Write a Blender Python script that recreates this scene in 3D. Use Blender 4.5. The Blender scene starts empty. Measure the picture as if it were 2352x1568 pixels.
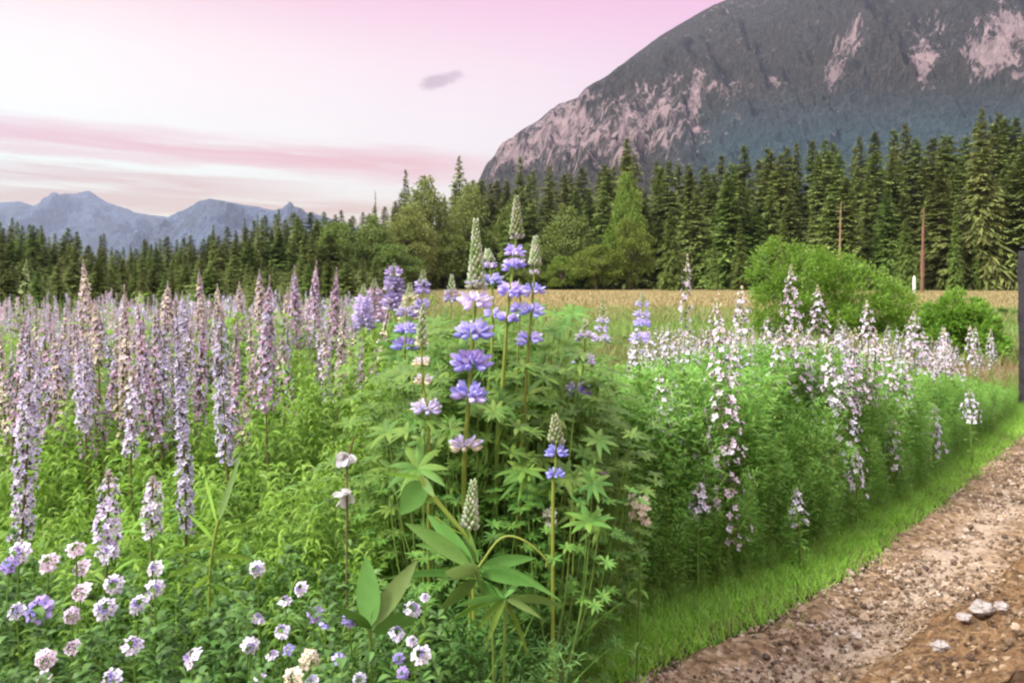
import bpy, math
import numpy as np
rng = np.random.default_rng(7)
scene = bpy.context.scene
COL = scene.collection
PI = math.pi
H, F = 1.2, 796.0            # eye height (m), focal length in pixels of the 1024 px wide frame
K = 1024 / 2352.0

def at(u, v, y):             # a point of the photograph (2352 px wide view) at distance y -> metres
    return np.array([(u * K - 512) / F * y, y, H - (v * K - 280) / F * y])

# ------------------------------------------------------------------ mesh helpers
def norm(a):
    return a / np.maximum(np.linalg.norm(a, axis=-1, keepdims=True), 1e-9)

class Buf:
    def __init__(s): s.V, s.F, s.M, s.n = [], [], [], 0
    def add(s, V, Fq, m=0):
        V = np.asarray(V, float).reshape(-1, 3); Fq = np.asarray(Fq, int).reshape(-1, 4)
        s.V.append(V); s.F.append(Fq + s.n)
        s.M.append(np.full(len(Fq), m, int) if np.isscalar(m) else np.asarray(m, int)); s.n += len(V)
    def arrays(s):
        return np.concatenate(s.V), np.concatenate(s.F), np.concatenate(s.M)
    def mesh(s, name, mats, smooth=True):
        V, Fq, M = s.arrays()
        me = bpy.data.meshes.new(name)
        me.vertices.add(len(V)); me.vertices.foreach_set('co', V.astype(np.float32).ravel())
        nf = len(Fq)
        me.loops.add(nf * 4); me.loops.foreach_set('vertex_index', Fq.astype(np.int32).ravel())
        me.polygons.add(nf)
        me.polygons.foreach_set('loop_start', np.arange(0, nf * 4, 4, dtype=np.int32))
        me.polygons.foreach_set('material_index', M.astype(np.int32))
        me.polygons.foreach_set('use_smooth', np.full(nf, smooth))
        for m in (mats if isinstance(mats, (list, tuple)) else [mats]): me.materials.append(m)
        me.update(calc_edges=True)
        return me
    def build(s, name, mats, parent=None, loc=(0, 0, 0), smooth=True):
        return obj(name, s.mesh(name, mats, smooth), parent, loc)

def obj(name, me, parent=None, loc=(0, 0, 0)):
    o = bpy.data.objects.new(name, me); COL.objects.link(o); o.location = loc
    if parent: o.parent = parent
    return o

def tag(o, label=None, cat=None, group=None, kind=None):
    for k, v in (('label', label), ('category', cat), ('group', group), ('kind', kind)):
        if v: o[k] = v
    return o

def empty(name, loc=(0, 0, 0), **kw):
    o = bpy.data.objects.new(name, None); COL.objects.link(o); o.location = loc; o.empty_display_size = .1
    return tag(o, **kw)

def copy_tree(o, parent=None):
    c = o.copy(); COL.objects.link(c)
    if parent: c.parent = parent
    for ch in list(o.children): copy_tree(ch, c)
    return c

PROF = {
    'lance': lambda t: np.maximum(np.sin(PI * np.clip(t, 0, 1) ** .8) ** .8, .06),
    'grass': lambda t: np.maximum((1 - t) ** .7, .05),
    'petal': lambda t: np.maximum(np.sin(PI * (.10 + .80 * t)) ** .8, .1),
    'oval': lambda t: np.maximum(np.sin(PI * np.clip(t, .02, .97)) ** .6, .05),
}
def strips(base, d, L, W, droop=0., roll=0., side=None, nseg=2, prof='lance', fold=0.):
    """many leaves or petals at once: bent tapering ribbons, optionally creased along the midrib"""
    base = np.atleast_2d(base); N = len(base)
    d = norm(np.broadcast_to(d, (N, 3)).astype(float))
    L, W, droop, roll = [np.broadcast_to(np.asarray(x, float), (N,)) for x in (L, W, droop, roll)]
    t = np.linspace(0, 1, nseg + 1)
    if side is None:
        s0 = np.cross(d, [0, 0, 1.]); bad = np.linalg.norm(s0, axis=1) < .05
        s0[bad] = [1, 0, 0]; s0 = norm(s0)
    else: s0 = norm(np.broadcast_to(side, (N, 3)))
    n0 = np.cross(s0, d)
    s = s0 * np.cos(roll)[:, None] + n0 * np.sin(roll)[:, None]
    nn = np.cross(s, d)
    P = base[:, None] + L[:, None, None] * (t[None, :, None] * d[:, None] + (droop[:, None] * t[None] ** 2)[..., None] * np.array([0, 0, -1.]))
    w = (W / 2)[:, None] * PROF[prof](t)[None]
    A = P - s[:, None] * w[..., None]; B = P + s[:, None] * w[..., None]
    if fold:
        Mv = P + nn[:, None] * (w * fold)[..., None]
        V = np.stack([A, Mv, B], 2); nc = 3
    else:
        V = np.stack([A, B], 2); nc = 2
    idx = np.arange(N * (nseg + 1) * nc).reshape(N, nseg + 1, nc)
    Fq = np.concatenate([np.stack([idx[:, :-1, c], idx[:, :-1, c + 1], idx[:, 1:, c + 1], idx[:, 1:, c]], -1).reshape(-1, 4) for c in range(nc - 1)])
    return V.reshape(-1, 3), Fq

def tube(pts, rad, ns=6, cap=True):
    pts = np.asarray(pts, float); n = len(pts); rad = np.broadcast_to(np.asarray(rad, float), (n,))
    tan = norm(np.gradient(pts, axis=0))
    ref = np.array([0, 1., 0]) if abs(tan[0][1]) < .9 else np.array([1., 0, 0])
    a = norm(np.cross(tan, ref)); b = np.cross(tan, a)
    th = np.arange(ns) * 2 * PI / ns
    V = pts[:, None] + rad[:, None, None] * (np.cos(th)[None, :, None] * a[:, None] + np.sin(th)[None, :, None] * b[:, None])
    idx = np.arange(n * ns).reshape(n, ns); nx = np.roll(idx, -1, 1)
    Fq = np.stack([idx[:-1], nx[:-1], nx[1:], idx[1:]], -1).reshape(-1, 4)
    return V.reshape(-1, 3), Fq

def curve(pts, n=24):       # smooth path through points (Catmull-Rom)
    p = np.asarray(pts, float); p = np.vstack([2 * p[0] - p[1], p, 2 * p[-1] - p[-2]])
    out = []; m = len(p) - 3
    for q in np.linspace(0, m - 1e-6, n):
        i = int(q); t = q - i; a, b, c, d = p[i:i + 4]
        out.append(.5 * (2 * b + (c - a) * t + (2 * a - 5 * b + 4 * c - d) * t * t + (3 * b - a - 3 * c + d) * t ** 3))
    return np.array(out)

def ball(r=1., ns=6, nr=4, stretch=1., pinch=.0):
    pts = np.linspace(0, 1, nr + 1); z = -np.cos(PI * pts) * stretch * r
    rad = np.sin(PI * pts) * r; rad[[0, -1]] = r * .02
    rad = rad * (1 - pinch * pts)
    return tube(np.c_[np.zeros(nr + 1), np.zeros(nr + 1), z], rad, ns)

def scatter(V, Fq, M, R, T, S):
    """many transformed copies of one small shape, as one mesh block"""
    N = len(T); S = np.broadcast_to(np.asarray(S, float), (N,))
    VV = np.einsum('nij,kj->nki', R, V) * S[:, None, None] + T[:, None]
    FF = Fq[None] + (np.arange(N) * len(V))[:, None, None]
    return VV.reshape(-1, 3), FF.reshape(-1, 4), np.tile(M, N)

def frames(A, roll):         # rotation matrices that turn +Z to A
    A = norm(A); N = len(A)
    ref = np.where(np.abs(A[:, 2:3]) < .95, np.array([[0, 0, 1.]]), np.array([[1., 0, 0]]))
    e1 = norm(np.cross(ref, A)); e2 = np.cross(A, e1)
    c, s = np.cos(roll)[:, None], np.sin(roll)[:, None]
    x = e1 * c + e2 * s; y = np.cross(A, x)
    return np.stack([x, y, A], -1)

def rotz(a):
    c, s = np.cos(a), np.sin(a); z = np.zeros_like(a); o = np.ones_like(a)
    return np.stack([np.stack([c, -s, z], -1), np.stack([s, c, z], -1), np.stack([z, z, o], -1)], -2)

def tilt(a, tx, ty):         # turn about z, then lean
    R = rotz(a)
    n = len(a); X = np.zeros((n, 3, 3)); X[:] = np.eye(3)
    X[:, 0, 2] = tx; X[:, 1, 2] = ty; X[:, 2, 0] = -tx; X[:, 2, 1] = -ty
    return X @ R

_perm = rng.random((256, 256))
def vnoise(x, y):
    xi = np.floor(x).astype(int); yi = np.floor(y).astype(int); fx = x - xi; fy = y - yi
    fx = fx * fx * (3 - 2 * fx); fy = fy * fy * (3 - 2 * fy)
    g = lambda i, j: _perm[i & 255, j & 255]
    return (g(xi, yi) * (1 - fx) + g(xi + 1, yi) * fx) * (1 - fy) + (g(xi, yi + 1) * (1 - fx) + g(xi + 1, yi + 1) * fx) * fy
def fbm(x, y, o=5, gain=.5):
    r = np.zeros(np.broadcast(x, y).shape); a = 1.; s = 0
    for i in range(o):
        r = r + a * vnoise(x + 17.3 * i, y + 9.1 * i); s += a; a *= gain; x = x * 2.03; y = y * 2.03
    return r / s
def ridged(x, y, o=5):
    r = np.zeros(np.broadcast(x, y).shape); a = 1.; s = 0
    for i in range(o):
        r = r + a * (1 - np.abs(2 * vnoise(x + 31.7 * i, y + 5.3 * i) - 1)); s += a; a *= .5; x = x * 2.1; y = y * 2.1
    return r / s

# ------------------------------------------------------------------ materials
def nodes(name):
    m = bpy.data.materials.new(name); m.use_nodes = True
    nt = m.node_tree; nt.nodes.clear()
    return m, nt, lambda t, **k: mk(nt, t, **k)
def mk(nt, t, **k):
    n = nt.nodes.new(t)
    for a, v in k.items():
        if a.startswith('i_'):
            key = a[2:]; key = int(key) if key.isdigit() else key.replace('_', ' ')
            n.inputs[key].default_value = v
        else: setattr(n, a, v)
    return n
def ramp(nt, fac, stops, interp='LINEAR'):
    n = nt.nodes.new('ShaderNodeValToRGB'); cr = n.color_ramp; cr.interpolation = interp
    while len(cr.elements) < len(stops): cr.elements.new(.5)
    for e, (p, c) in zip(cr.elements, stops):
        e.position = p; e.color = (*c, 1) if len(c) == 3 else c
    if fac is not None: nt.links.new(fac, n.inputs[0])
    return n.outputs[0]
def math_(nt, op, a, b=None, c=None, clamp=False):
    n = nt.nodes.new('ShaderNodeMath'); n.operation = op; n.use_clamp = clamp
    for i, x in enumerate((a, b, c)):
        if x is None: continue
        if isinstance(x, (int, float)): n.inputs[i].default_value = x
        else: nt.links.new(x, n.inputs[i])
    return n.outputs[0]
def mixc(nt, f, a, b, mode='MIX'):
    n = nt.nodes.new('ShaderNodeMix'); n.data_type = 'RGBA'; n.blend_type = mode
    for i, x in ((0, f), (6, a), (7, b)):
        if isinstance(x, (int, float)): n.inputs[i].default_value = x
        elif isinstance(x, tuple): n.inputs[i].default_value = (*x, 1)
        else: nt.links.new(x, n.inputs[i])
    return n.outputs[2]
def noise(nt, scale, detail=4, vec=None, rough=.55):
    n = mk(nt, 'ShaderNodeTexNoise', i_Scale=scale, i_Detail=detail, i_Roughness=rough)
    if vec is not None: nt.links.new(vec, n.inputs['Vector'])
    return n.outputs['Fac']

def leaf_mat(name, cols, trans=.35, rough=.5, obj_var=.25, spec=.3, tcol=1.2):
    """leaf or petal: colour varies from leaf to leaf and plant to plant, some light passes through"""
    if 'petal' in name: spec, rough = .05, .85
    m, nt, N = nodes(name)
    geo = N('ShaderNodeNewGeometry'); oi = N('ShaderNodeObjectInfo')
    k = len(cols)
    c = ramp(nt, geo.outputs['Random Per Island'], [(i / max(k - 1, 1), cc) for i, cc in enumerate(cols)])
    tc = N('ShaderNodeTexCoord')
    nz = noise(nt, 1.3, 2, tc.outputs['Object'])
    f = math_(nt, 'ADD', math_(nt, 'MULTIPLY', oi.outputs['Random'], obj_var), math_(nt, 'MULTIPLY_ADD', noise(nt, 45, 3, tc.outputs['Object']), .3, math_(nt, 'MULTIPLY_ADD', nz, .35, -.15)))
    hs = N('ShaderNodeHueSaturation'); nt.links.new(c, hs.inputs['Color'])
    nt.links.new(math_(nt, 'ADD', f, 1 - .175 - obj_var / 2), hs.inputs['Value'])
    nt.links.new(math_(nt, 'ADD', math_(nt, 'MULTIPLY', oi.outputs['Random'], .03), .485), hs.inputs['Hue'])
    p = N('ShaderNodeBsdfPrincipled', i_Roughness=rough)
    p.inputs['Specular IOR Level'].default_value = spec
    nt.links.new(hs.outputs[0], p.inputs['Base Color'])
    t = N('ShaderNodeBsdfTranslucent')
    nt.links.new(mixc(nt, 1., hs.outputs[0], (tcol, tcol, tcol * .8), 'MULTIPLY'), t.inputs['Color'])
    mx = N('ShaderNodeMixShader', i_0=trans); out = N('ShaderNodeOutputMaterial')
    nt.links.new(p.outputs[0], mx.inputs[1]); nt.links.new(t.outputs[0], mx.inputs[2]); nt.links.new(mx.outputs[0], out.inputs[0])
    return m

def solid(name, c1, c2, scale=6., rough=.85, bump=.3, bscale=30., detail=6):
    m, nt, N = nodes(name)
    tc = N('ShaderNodeTexCoord')
    c = ramp(nt, noise(nt, scale, detail, tc.outputs['Object']), [(.3, c1), (.7, c2)])
    p = N('ShaderNodeBsdfPrincipled', i_Roughness=rough); p.inputs['Specular IOR Level'].default_value = .2
    nt.links.new(c, p.inputs['Base Color'])
    b = N('ShaderNodeBump', i_Strength=bump, i_Distance=.02); nt.links.new(noise(nt, bscale, 6, tc.outputs['Object']), b.inputs['Height'])
    nt.links.new(b.outputs[0], p.inputs['Normal'])
    out = N('ShaderNodeOutputMaterial'); nt.links.new(p.outputs[0], out.inputs[0])
    return m

G_ = dict
M = G_(
    shoot=leaf_mat('yellow_green_leaf', [(0.149, 0.297, 0.036), (0.208, 0.402, 0.045), (0.253, 0.431, 0.068), (0.105, 0.238, 0.045)], .4),
    grass=leaf_mat('meadow_grass_blade', [(0.091, 0.195, 0.026), (0.130, 0.260, 0.033), (0.169, 0.286, 0.046), (0.065, 0.143, 0.026)], .4),
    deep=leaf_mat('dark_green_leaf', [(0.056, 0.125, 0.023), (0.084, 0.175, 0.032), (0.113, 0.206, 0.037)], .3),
    shade=leaf_mat('shade_tinted_leaf', [(0.060, 0.121, 0.029), (0.085, 0.170, 0.036), (0.127, 0.227, 0.046), (0.042, 0.082, 0.024)], .25),  # leaf green darkened to carry the shade of the low foreground
    lupleaf=leaf_mat('lupine_leaf', [(0.098, 0.218, 0.041), (0.131, 0.267, 0.046), (0.184, 0.307, 0.053), (0.078, 0.168, 0.041)], .4),
    broad=leaf_mat('broad_leaf', [(0.094, 0.225, 0.053), (0.133, 0.285, 0.068), (0.173, 0.315, 0.075)], .3, .45),
    palebroad=leaf_mat('pale_leaf', [(.16, .27, .09), (.2, .3, .09)], .3, .45),
    fine=leaf_mat('feathery_leaf', [(0.124, 0.275, 0.047), (0.168, 0.354, 0.055), (0.223, 0.406, 0.065), (0.268, 0.426, 0.091), (0.089, 0.203, 0.047)], .38),
    verge=leaf_mat('verge_grass_blade', [(0.211, 0.434, 0.060), (0.290, 0.521, 0.072), (0.396, 0.586, 0.087), (0.185, 0.348, 0.060)], .4),
    straw=leaf_mat('dry_grass_blade', [(.20, .155, .07), (.24, .185, .09), (.17, .16, .06), (.22, .165, .10)], .3),
    fieldgreen=leaf_mat('field_grass_blade', [(.14, .22, .05), (.2, .26, .06), (.1, .18, .04)], .35),
    stem=leaf_mat('green_stem', [(.12, .20, .04), (.15, .23, .04)], .1),
    yellowstem=leaf_mat('yellow_green_stem', [(.20, .26, .04), (.2, .26, .04)], .1),
    redstem=leaf_mat('reddish_stem', [(.13, .10, .05), (.16, .13, .06)], .1),
    lav=leaf_mat('grey_lavender_petal', [(0.543, 0.493, 0.663), (0.652, 0.605, 0.754), (0.413, 0.370, 0.594), (0.717, 0.672, 0.754)], .3, .6),
    mauve=leaf_mat('pink_mauve_petal', [(0.543, 0.378, 0.506), (0.648, 0.480, 0.572), (0.470, 0.320, 0.506), (0.690, 0.549, 0.572)], .3, .6),
    rosy=leaf_mat('dusty_pink_petal', [(.56, .46, .50), (.62, .52, .55), (.47, .38, .44)], .3, .6),
    pinklilac=leaf_mat('pinkish_lilac_petal', [(.68, .56, .68), (.74, .64, .72), (.62, .5, .64)], .3, .6),
    cream=leaf_mat('cream_petal', [(.72, .64, .46), (.78, .72, .55), (.66, .58, .5)], .3, .6),
    white=leaf_mat('white_petal', [(0.741, 0.722, 0.779), (0.685, 0.648, 0.759), (0.741, 0.741, 0.740)], .3, .6),
    whitelav=leaf_mat('white_lavender_petal', [(0.677, 0.639, 0.752), (0.583, 0.545, 0.714), (0.733, 0.714, 0.771), (0.620, 0.564, 0.658)], .3, .6),
    purple=leaf_mat('purple_petal', [(.36, .28, .60), (.44, .36, .68), (.30, .23, .56)], .3, .6),
    blue=leaf_mat('blue_violet_petal', [(0.332, 0.313, 0.791), (0.428, 0.413, 0.909), (0.526, 0.511, 0.988), (0.276, 0.256, 0.712)], .3, .55),
    bluepale=leaf_mat('pale_violet_petal', [(0.583, 0.513, 0.886), (0.700, 0.630, 0.933), (0.466, 0.396, 0.840)], .3, .55),
    calyx=leaf_mat('dark_purple_calyx', [(.035, .025, .075), (.06, .045, .10), (.045, .05, .05)], .1, .6),
    bud=leaf_mat('pale_green_bud', [(.26, .36, .15), (.36, .44, .22), (.20, .30, .10)], .25, .6),
    budwhite=leaf_mat('whitish_bud', [(.46, .5, .34), (.52, .54, .42), (.38, .44, .28)], .25, .6),
    conifer=leaf_mat('conifer_needles', [(0.127, 0.172, 0.050), (0.184, 0.233, 0.059), (0.240, 0.286, 0.068), (0.102, 0.132, 0.040)], .12, .6, .5),
    coniferlight=leaf_mat('light_conifer_needles', [(0.113, 0.174, 0.032), (0.152, 0.216, 0.039), (0.083, 0.138, 0.028)], .15, .6, .4),
    willow=leaf_mat('pale_olive_leaf', [(0.166, 0.207, 0.048), (0.207, 0.249, 0.062), (0.124, 0.166, 0.042)], .3, .6, .3),
    maple=leaf_mat('yellow_green_tree_leaf', [(0.125, 0.200, 0.025), (0.175, 0.237, 0.031), (0.094, 0.156, 0.025)], .35, .6, .3),
    bush=leaf_mat('bright_bush_leaf', [(0.114, 0.260, 0.033), (0.163, 0.325, 0.040), (0.212, 0.374, 0.048), (0.081, 0.195, 0.033)], .35, .5),
    bark=solid('grey_brown_bark', (.06, .045, .035), (.13, .10, .08), 8, .9, .6, 25),
    darkbark=solid('dark_bark', (.018, .016, .018), (.045, .042, .048), 5, .9, .8, 20),
    snag=solid('bleached_dead_wood', (.2, .14, .085), (.32, .23, .14), 3, .9, .6, 12),
    snagred=solid('weathered_red_wood', (.12, .06, .04), (.22, .13, .09), 3, .9, .6, 12),
    whitepaint=solid('white_paint', (.72, .72, .7), (.82, .82, .8), 4, .5, .05),
    stone=solid('pale_stone', (.2, .175, .16), (.42, .38, .355), 14, .85, .7, 40),
    clod=solid('orange_earth_clod', (.15, .075, .03), (.36, .20, .085), 9, .95, .8, 40),
)

# ------------------------------------------------------------------ edges of path and planting (metres)
PATH_Y = np.array([-3, .5, 1.5, 2.0, 2.376, 2.826, 3.50, 4.32, 5.28, 6.41, 8.2, 12, 20])
PATH_X = np.array([-.1, .0, .02, .10, .292, .888, 1.578, 2.30, 3.13, 4.12, 5.7, 9.2, 17])
BANK_Y = np.array([-3, 2.2, 2.4, 2.9, 3.19, 3.67, 4.24, 5.52, 7.64, 12, 20])
BANK_X = np.array([-.2, -.12, -.05, .356, .826, 1.45, 2.03, 3.09, 4.82, 8.4, 15.6])
BANK_X = BANK_X + .3 * (np.interp(BANK_Y, PATH_Y, PATH_X) - BANK_X)
path_x = lambda y: np.interp(y, PATH_Y, PATH_X)
bank_x = lambda y: np.interp(y, BANK_Y, BANK_X)
pl = np.c_[PATH_X, PATH_Y][4:]
def edge_dist(x, y, PX, PY):    # signed distance to an edge line, positive on the planted side (left of it)
    P = np.c_[x.ravel(), y.ravel()]; best = np.full(len(P), 1e9)
    for i in range(len(PX) - 1):
        a = np.array([PX[i], PY[i]]); b = np.array([PX[i + 1], PY[i + 1]]); ab = b - a
        t = np.clip(((P - a) @ ab) / (ab @ ab), 0, 1)
        best = np.minimum(best, np.linalg.norm(P - a - t[:, None] * ab, axis=1))
    sgn = np.where(P[:, 0] < np.interp(P[:, 1], PY, PX), 1, -1)
    return (best * sgn).reshape(x.shape)

# ------------------------------------------------------------------ ground
def grid(xs, ys, zf):
    X, Y = np.meshgrid(xs, ys); Z = zf(X, Y)
    n, m = X.shape; idx = np.arange(n * m).reshape(n, m)
    Fq = np.stack([idx[:-1, :-1], idx[:-1, 1:], idx[1:, 1:], idx[1:, :-1]], -1).reshape(-1, 4)
    return np.stack([X, Y, Z], -1).reshape(-1, 3), Fq

def ground_mat():
    m, nt, N = nodes('meadow_ground')
    g = N('ShaderNodeNewGeometry'); sx = N('ShaderNodeSeparateXYZ'); nt.links.new(g.outputs['Position'], sx.inputs[0])
    pos = g.outputs['Position']
    big = noise(nt, .12, 4, pos); mid = noise(nt, 1.1, 5, pos); sm = noise(nt, 22, 6, pos)
    mp = N('ShaderNodeMapping'); mp.inputs['Scale'].default_value = (.035, .35, 1); nt.links.new(pos, mp.inputs[0])
    streak = noise(nt, 1., 5, mp.outputs[0])
    soil = ramp(nt, sm, [(.3, (.02, .022, .012)), (.7, (.05, .045, .025))])
    tan = ramp(nt, streak, [(.25, (.21, .18, .07)), (.5, (.27, .205, .095)), (.75, (.25, .22, .09))])
    tan = mixc(nt, math_(nt, 'MULTIPLY', sm, .5), tan, (.17, .14, .05))
    green = ramp(nt, mid, [(.3, (.08, .13, .025)), (.7, (.15, .19, .045))])
    # where each cover grows: soil under the planting, dry strip, green strip, mown tan field
    y = math_(nt, 'ADD', sx.outputs[1], math_(nt, 'MULTIPLY', math_(nt, 'SUBTRACT', mid, .5), 5.))
    y2 = math_(nt, 'ADD', sx.outputs[1], math_(nt, 'MULTIPLY', math_(nt, 'SUBTRACT', big, .5), 10.))
    f1 = math_(nt, 'MULTIPLY_ADD', y, .4, -2.4, True)
    f2 = math_(nt, 'MULTIPLY_ADD', y, .3, -3.6, True)
    f3 = math_(nt, 'MULTIPLY_ADD', y2, .2, -4.6, True)
    f4 = math_(nt, 'MULTIPLY_ADD', math_(nt, 'DIVIDE', sx.outputs[0], math_(nt, 'MAXIMUM', sx.outputs[1], 1.)), 14., 1.6, True)
    f1, f2, f3 = [math_(nt, 'MULTIPLY', f, f4) for f in (f1, f2, f3)]
    c = mixc(nt, f1, soil, (.20, .14, .08)); c = mixc(nt, f2, c, green); c = mixc(nt, f3, c, tan)
    p = N('ShaderNodeBsdfPrincipled', i_Roughness=.95); p.inputs['Specular IOR Level'].default_value = .1
    nt.links.new(c, p.inputs['Base Color'])
    b = N('ShaderNodeBump', i_Strength=.6, i_Distance=.05); nt.links.new(sm, b.inputs['Height']); nt.links.new(b.outputs[0], p.inputs['Normal'])
    out = N('ShaderNodeOutputMaterial'); nt.links.new(p.outputs[0], out.inputs[0])
    return m

def axis(lo, hi, fine, step):
    a = [0.]
    while a[-1] < hi: a.append(a[-1] + max(step, (a[-1] - fine) * .16 if a[-1] > fine else step))
    b = [0.]
    while b[-1] > lo: b.append(b[-1] - max(step, (-b[-1] - fine) * .16 if -b[-1] > fine else step))
    return np.clip(np.array(sorted(set(a + b))), lo, hi)
gb = Buf()
gb.add(*grid(axis(-6000, 6000, 12, .4), axis(-900, 6000, 14, .4),
             lambda X, Y: (fbm(X * .8, Y * .8, 3) - .5) * .05 * np.clip((30 - np.hypot(X, Y)) / 10, 0, 1)
             - .05 * np.clip(-edge_dist(X, Y, PATH_X, PATH_Y) * 4, 0, 1) * (np.abs(X) < 25) * (np.abs(Y) < 25)))
ground = tag(gb.build('ground', ground_mat()), kind='structure')

def path_mat():
    m, nt, N = nodes('dirt_path')
    g = N('ShaderNodeNewGeometry'); pos = g.outputs['Position']
    a = N('ShaderNodeAttribute', attribute_name='across')
    n1 = noise(nt, 2.2, 6, pos, .65); n2 = noise(nt, 26, 6, pos, .7); n3 = noise(nt, 75, 4, pos, .6)
    vor = N('ShaderNodeTexVoronoi', i_Scale=42.); nt.links.new(pos, vor.inputs['Vector'])
    chips = ramp(nt, vor.outputs['Color'], [(0, (.022, .016, .011)), (.33, (.095, .06, .034)), (.55, (.21, .14, .08)), (.8, (.36, .265, .17)), (1, (.55, .46, .38))])
    fine = ramp(nt, n2, [(.36, (.042, .026, .015)), (.5, (.20, .128, .064)), (.64, (.37, .26, .155))])
    c = mixc(nt, .6, fine, chips)
    sand = ramp(nt, n3, [(.3, (.30, .235, .17)), (.7, (.46, .37, .285))])
    ff = math_(nt, 'ADD', a.outputs['Fac'], math_(nt, 'MULTIPLY', math_(nt, 'SUBTRACT', n1, .5), 1.3))
    c = mixc(nt, ramp(nt, ff, [(.42, (0, 0, 0)), (.58, (.72, .72, .72)), (.76, (.7, .7, .7)), (.94, (.05, .05, .05))]), c, sand)
    p = N('ShaderNodeBsdfPrincipled', i_Roughness=.95); p.inputs['Specular IOR Level'].default_value = .15
    nt.links.new(c, p.inputs['Base Color'])
    b = N('ShaderNodeBump', i_Strength=.9, i_Distance=.012); nt.links.new(math_(nt, 'ADD', n2, vor.outputs['Distance']), b.inputs['Height'])
    nt.links.new(b.outputs[0], p.inputs['Normal'])
    out = N('ShaderNodeOutputMaterial'); nt.links.new(p.outputs[0], out.inputs[0])
    return m
def berm_mat():
    m, nt, N = nodes('orange_loose_earth')
    g = N('ShaderNodeNewGeometry'); pos = g.outputs['Position']
    n1 = noise(nt, 7, 6, pos, .65); n2 = noise(nt, 40, 6, pos, .7)
    c = ramp(nt, n2, [(.36, (.03, .02, .012)), (.5, (.165, .10, .05)), (.64, (.31, .205, .11))])
    c = mixc(nt, ramp(nt, n1, [(.45, (0, 0, 0)), (.7, (.7, .7, .7))]), c, (.205, .115, .054))
    p = N('ShaderNodeBsdfPrincipled', i_Roughness=.95); p.inputs['Specular IOR Level'].default_value = .1
    nt.links.new(c, p.inputs['Base Color'])
    b = N('ShaderNodeBump', i_Strength=1., i_Distance=.02); nt.links.new(n2, b.inputs['Height']); nt.links.new(b.outputs[0], p.inputs['Normal'])
    out = N('ShaderNodeOutputMaterial'); nt.links.new(p.outputs[0], out.inputs[0])
    return m
# path: strips running along the left edge, w = metres to the right of it
py = np.concatenate([np.linspace(-2.5, 1.9, 40), np.linspace(1.95, 8, 260), np.linspace(8.2, 20, 40)])
pw = np.concatenate([np.linspace(-.06, .75, 50)])
tx = norm(np.c_[np.gradient(path_x(py)), np.gradient(py)])
nrm = np.c_[tx[:, 1], -tx[:, 0]]
PW, PI_ = np.meshgrid(pw, np.arange(len(py)))
XX = path_x(py)[PI_] + nrm[PI_, 0] * PW; YY = py[PI_] + nrm[PI_, 1] * PW
ragged = (fbm(XX * 5, YY * 5, 3) - .5) * .12
ZZ = .012 + (fbm(XX * 9, YY * 9, 4) - .5) * .03 + (fbm(XX * 2, YY * 2, 2) - .5) * .03 - .06 * np.clip((.05 + ragged - PW) / .06, 0, 1) - .03 * np.exp(-((PW - .27) / .12) ** 2) + .012 * (fbm(XX * 30, YY * 30, 3, .7) - .5)
n, m_ = XX.shape; idx = np.arange(n * m_).reshape(n, m_)
b = Buf(); b.add(np.stack([XX, YY, ZZ], -1), np.stack([idx[:-1, :-1], idx[:-1, 1:], idx[1:, 1:], idx[1:, :-1]], -1))
path = b.build('path', path_mat()); path['kind'] = 'structure'
at_ = path.data.attributes.new('across', 'FLOAT', 'POINT'); at_.data.foreach_set('value', (PW / .45).astype(np.float32).ravel())
# bank of loose earth on the far right of the path
bw = np.concatenate([np.linspace(.28, 2.9, 170), np.linspace(3.4, 9, 14)])
PW, PI_ = np.meshgrid(bw, np.arange(len(py)))
XX = path_x(py)[PI_] + nrm[PI_, 0] * PW; YY = py[PI_] + nrm[PI_, 1] * PW
edge = .46 + (fbm(XX * 2.2, YY * 2.2, 3) - .5) * .25
hgt = .26 * np.clip((PW - edge) / .7, 0, 1) ** .75
ZZ = -.03 + hgt + np.clip((PW - edge + .12) / .15, 0, 1) * (.03 + (fbm(XX * 9, YY * 9, 6, .72) - .45) * .15)
n, m_ = XX.shape; idx = np.arange(n * m_).reshape(n, m_)
b = Buf(); b.add(np.stack([XX, YY, ZZ], -1), np.stack([idx[:-1, :-1], idx[:-1, 1:], idx[1:, 1:], idx[1:, :-1]], -1))
tag(b.build('earth_bank_ground', berm_mat()), kind='structure')

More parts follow.
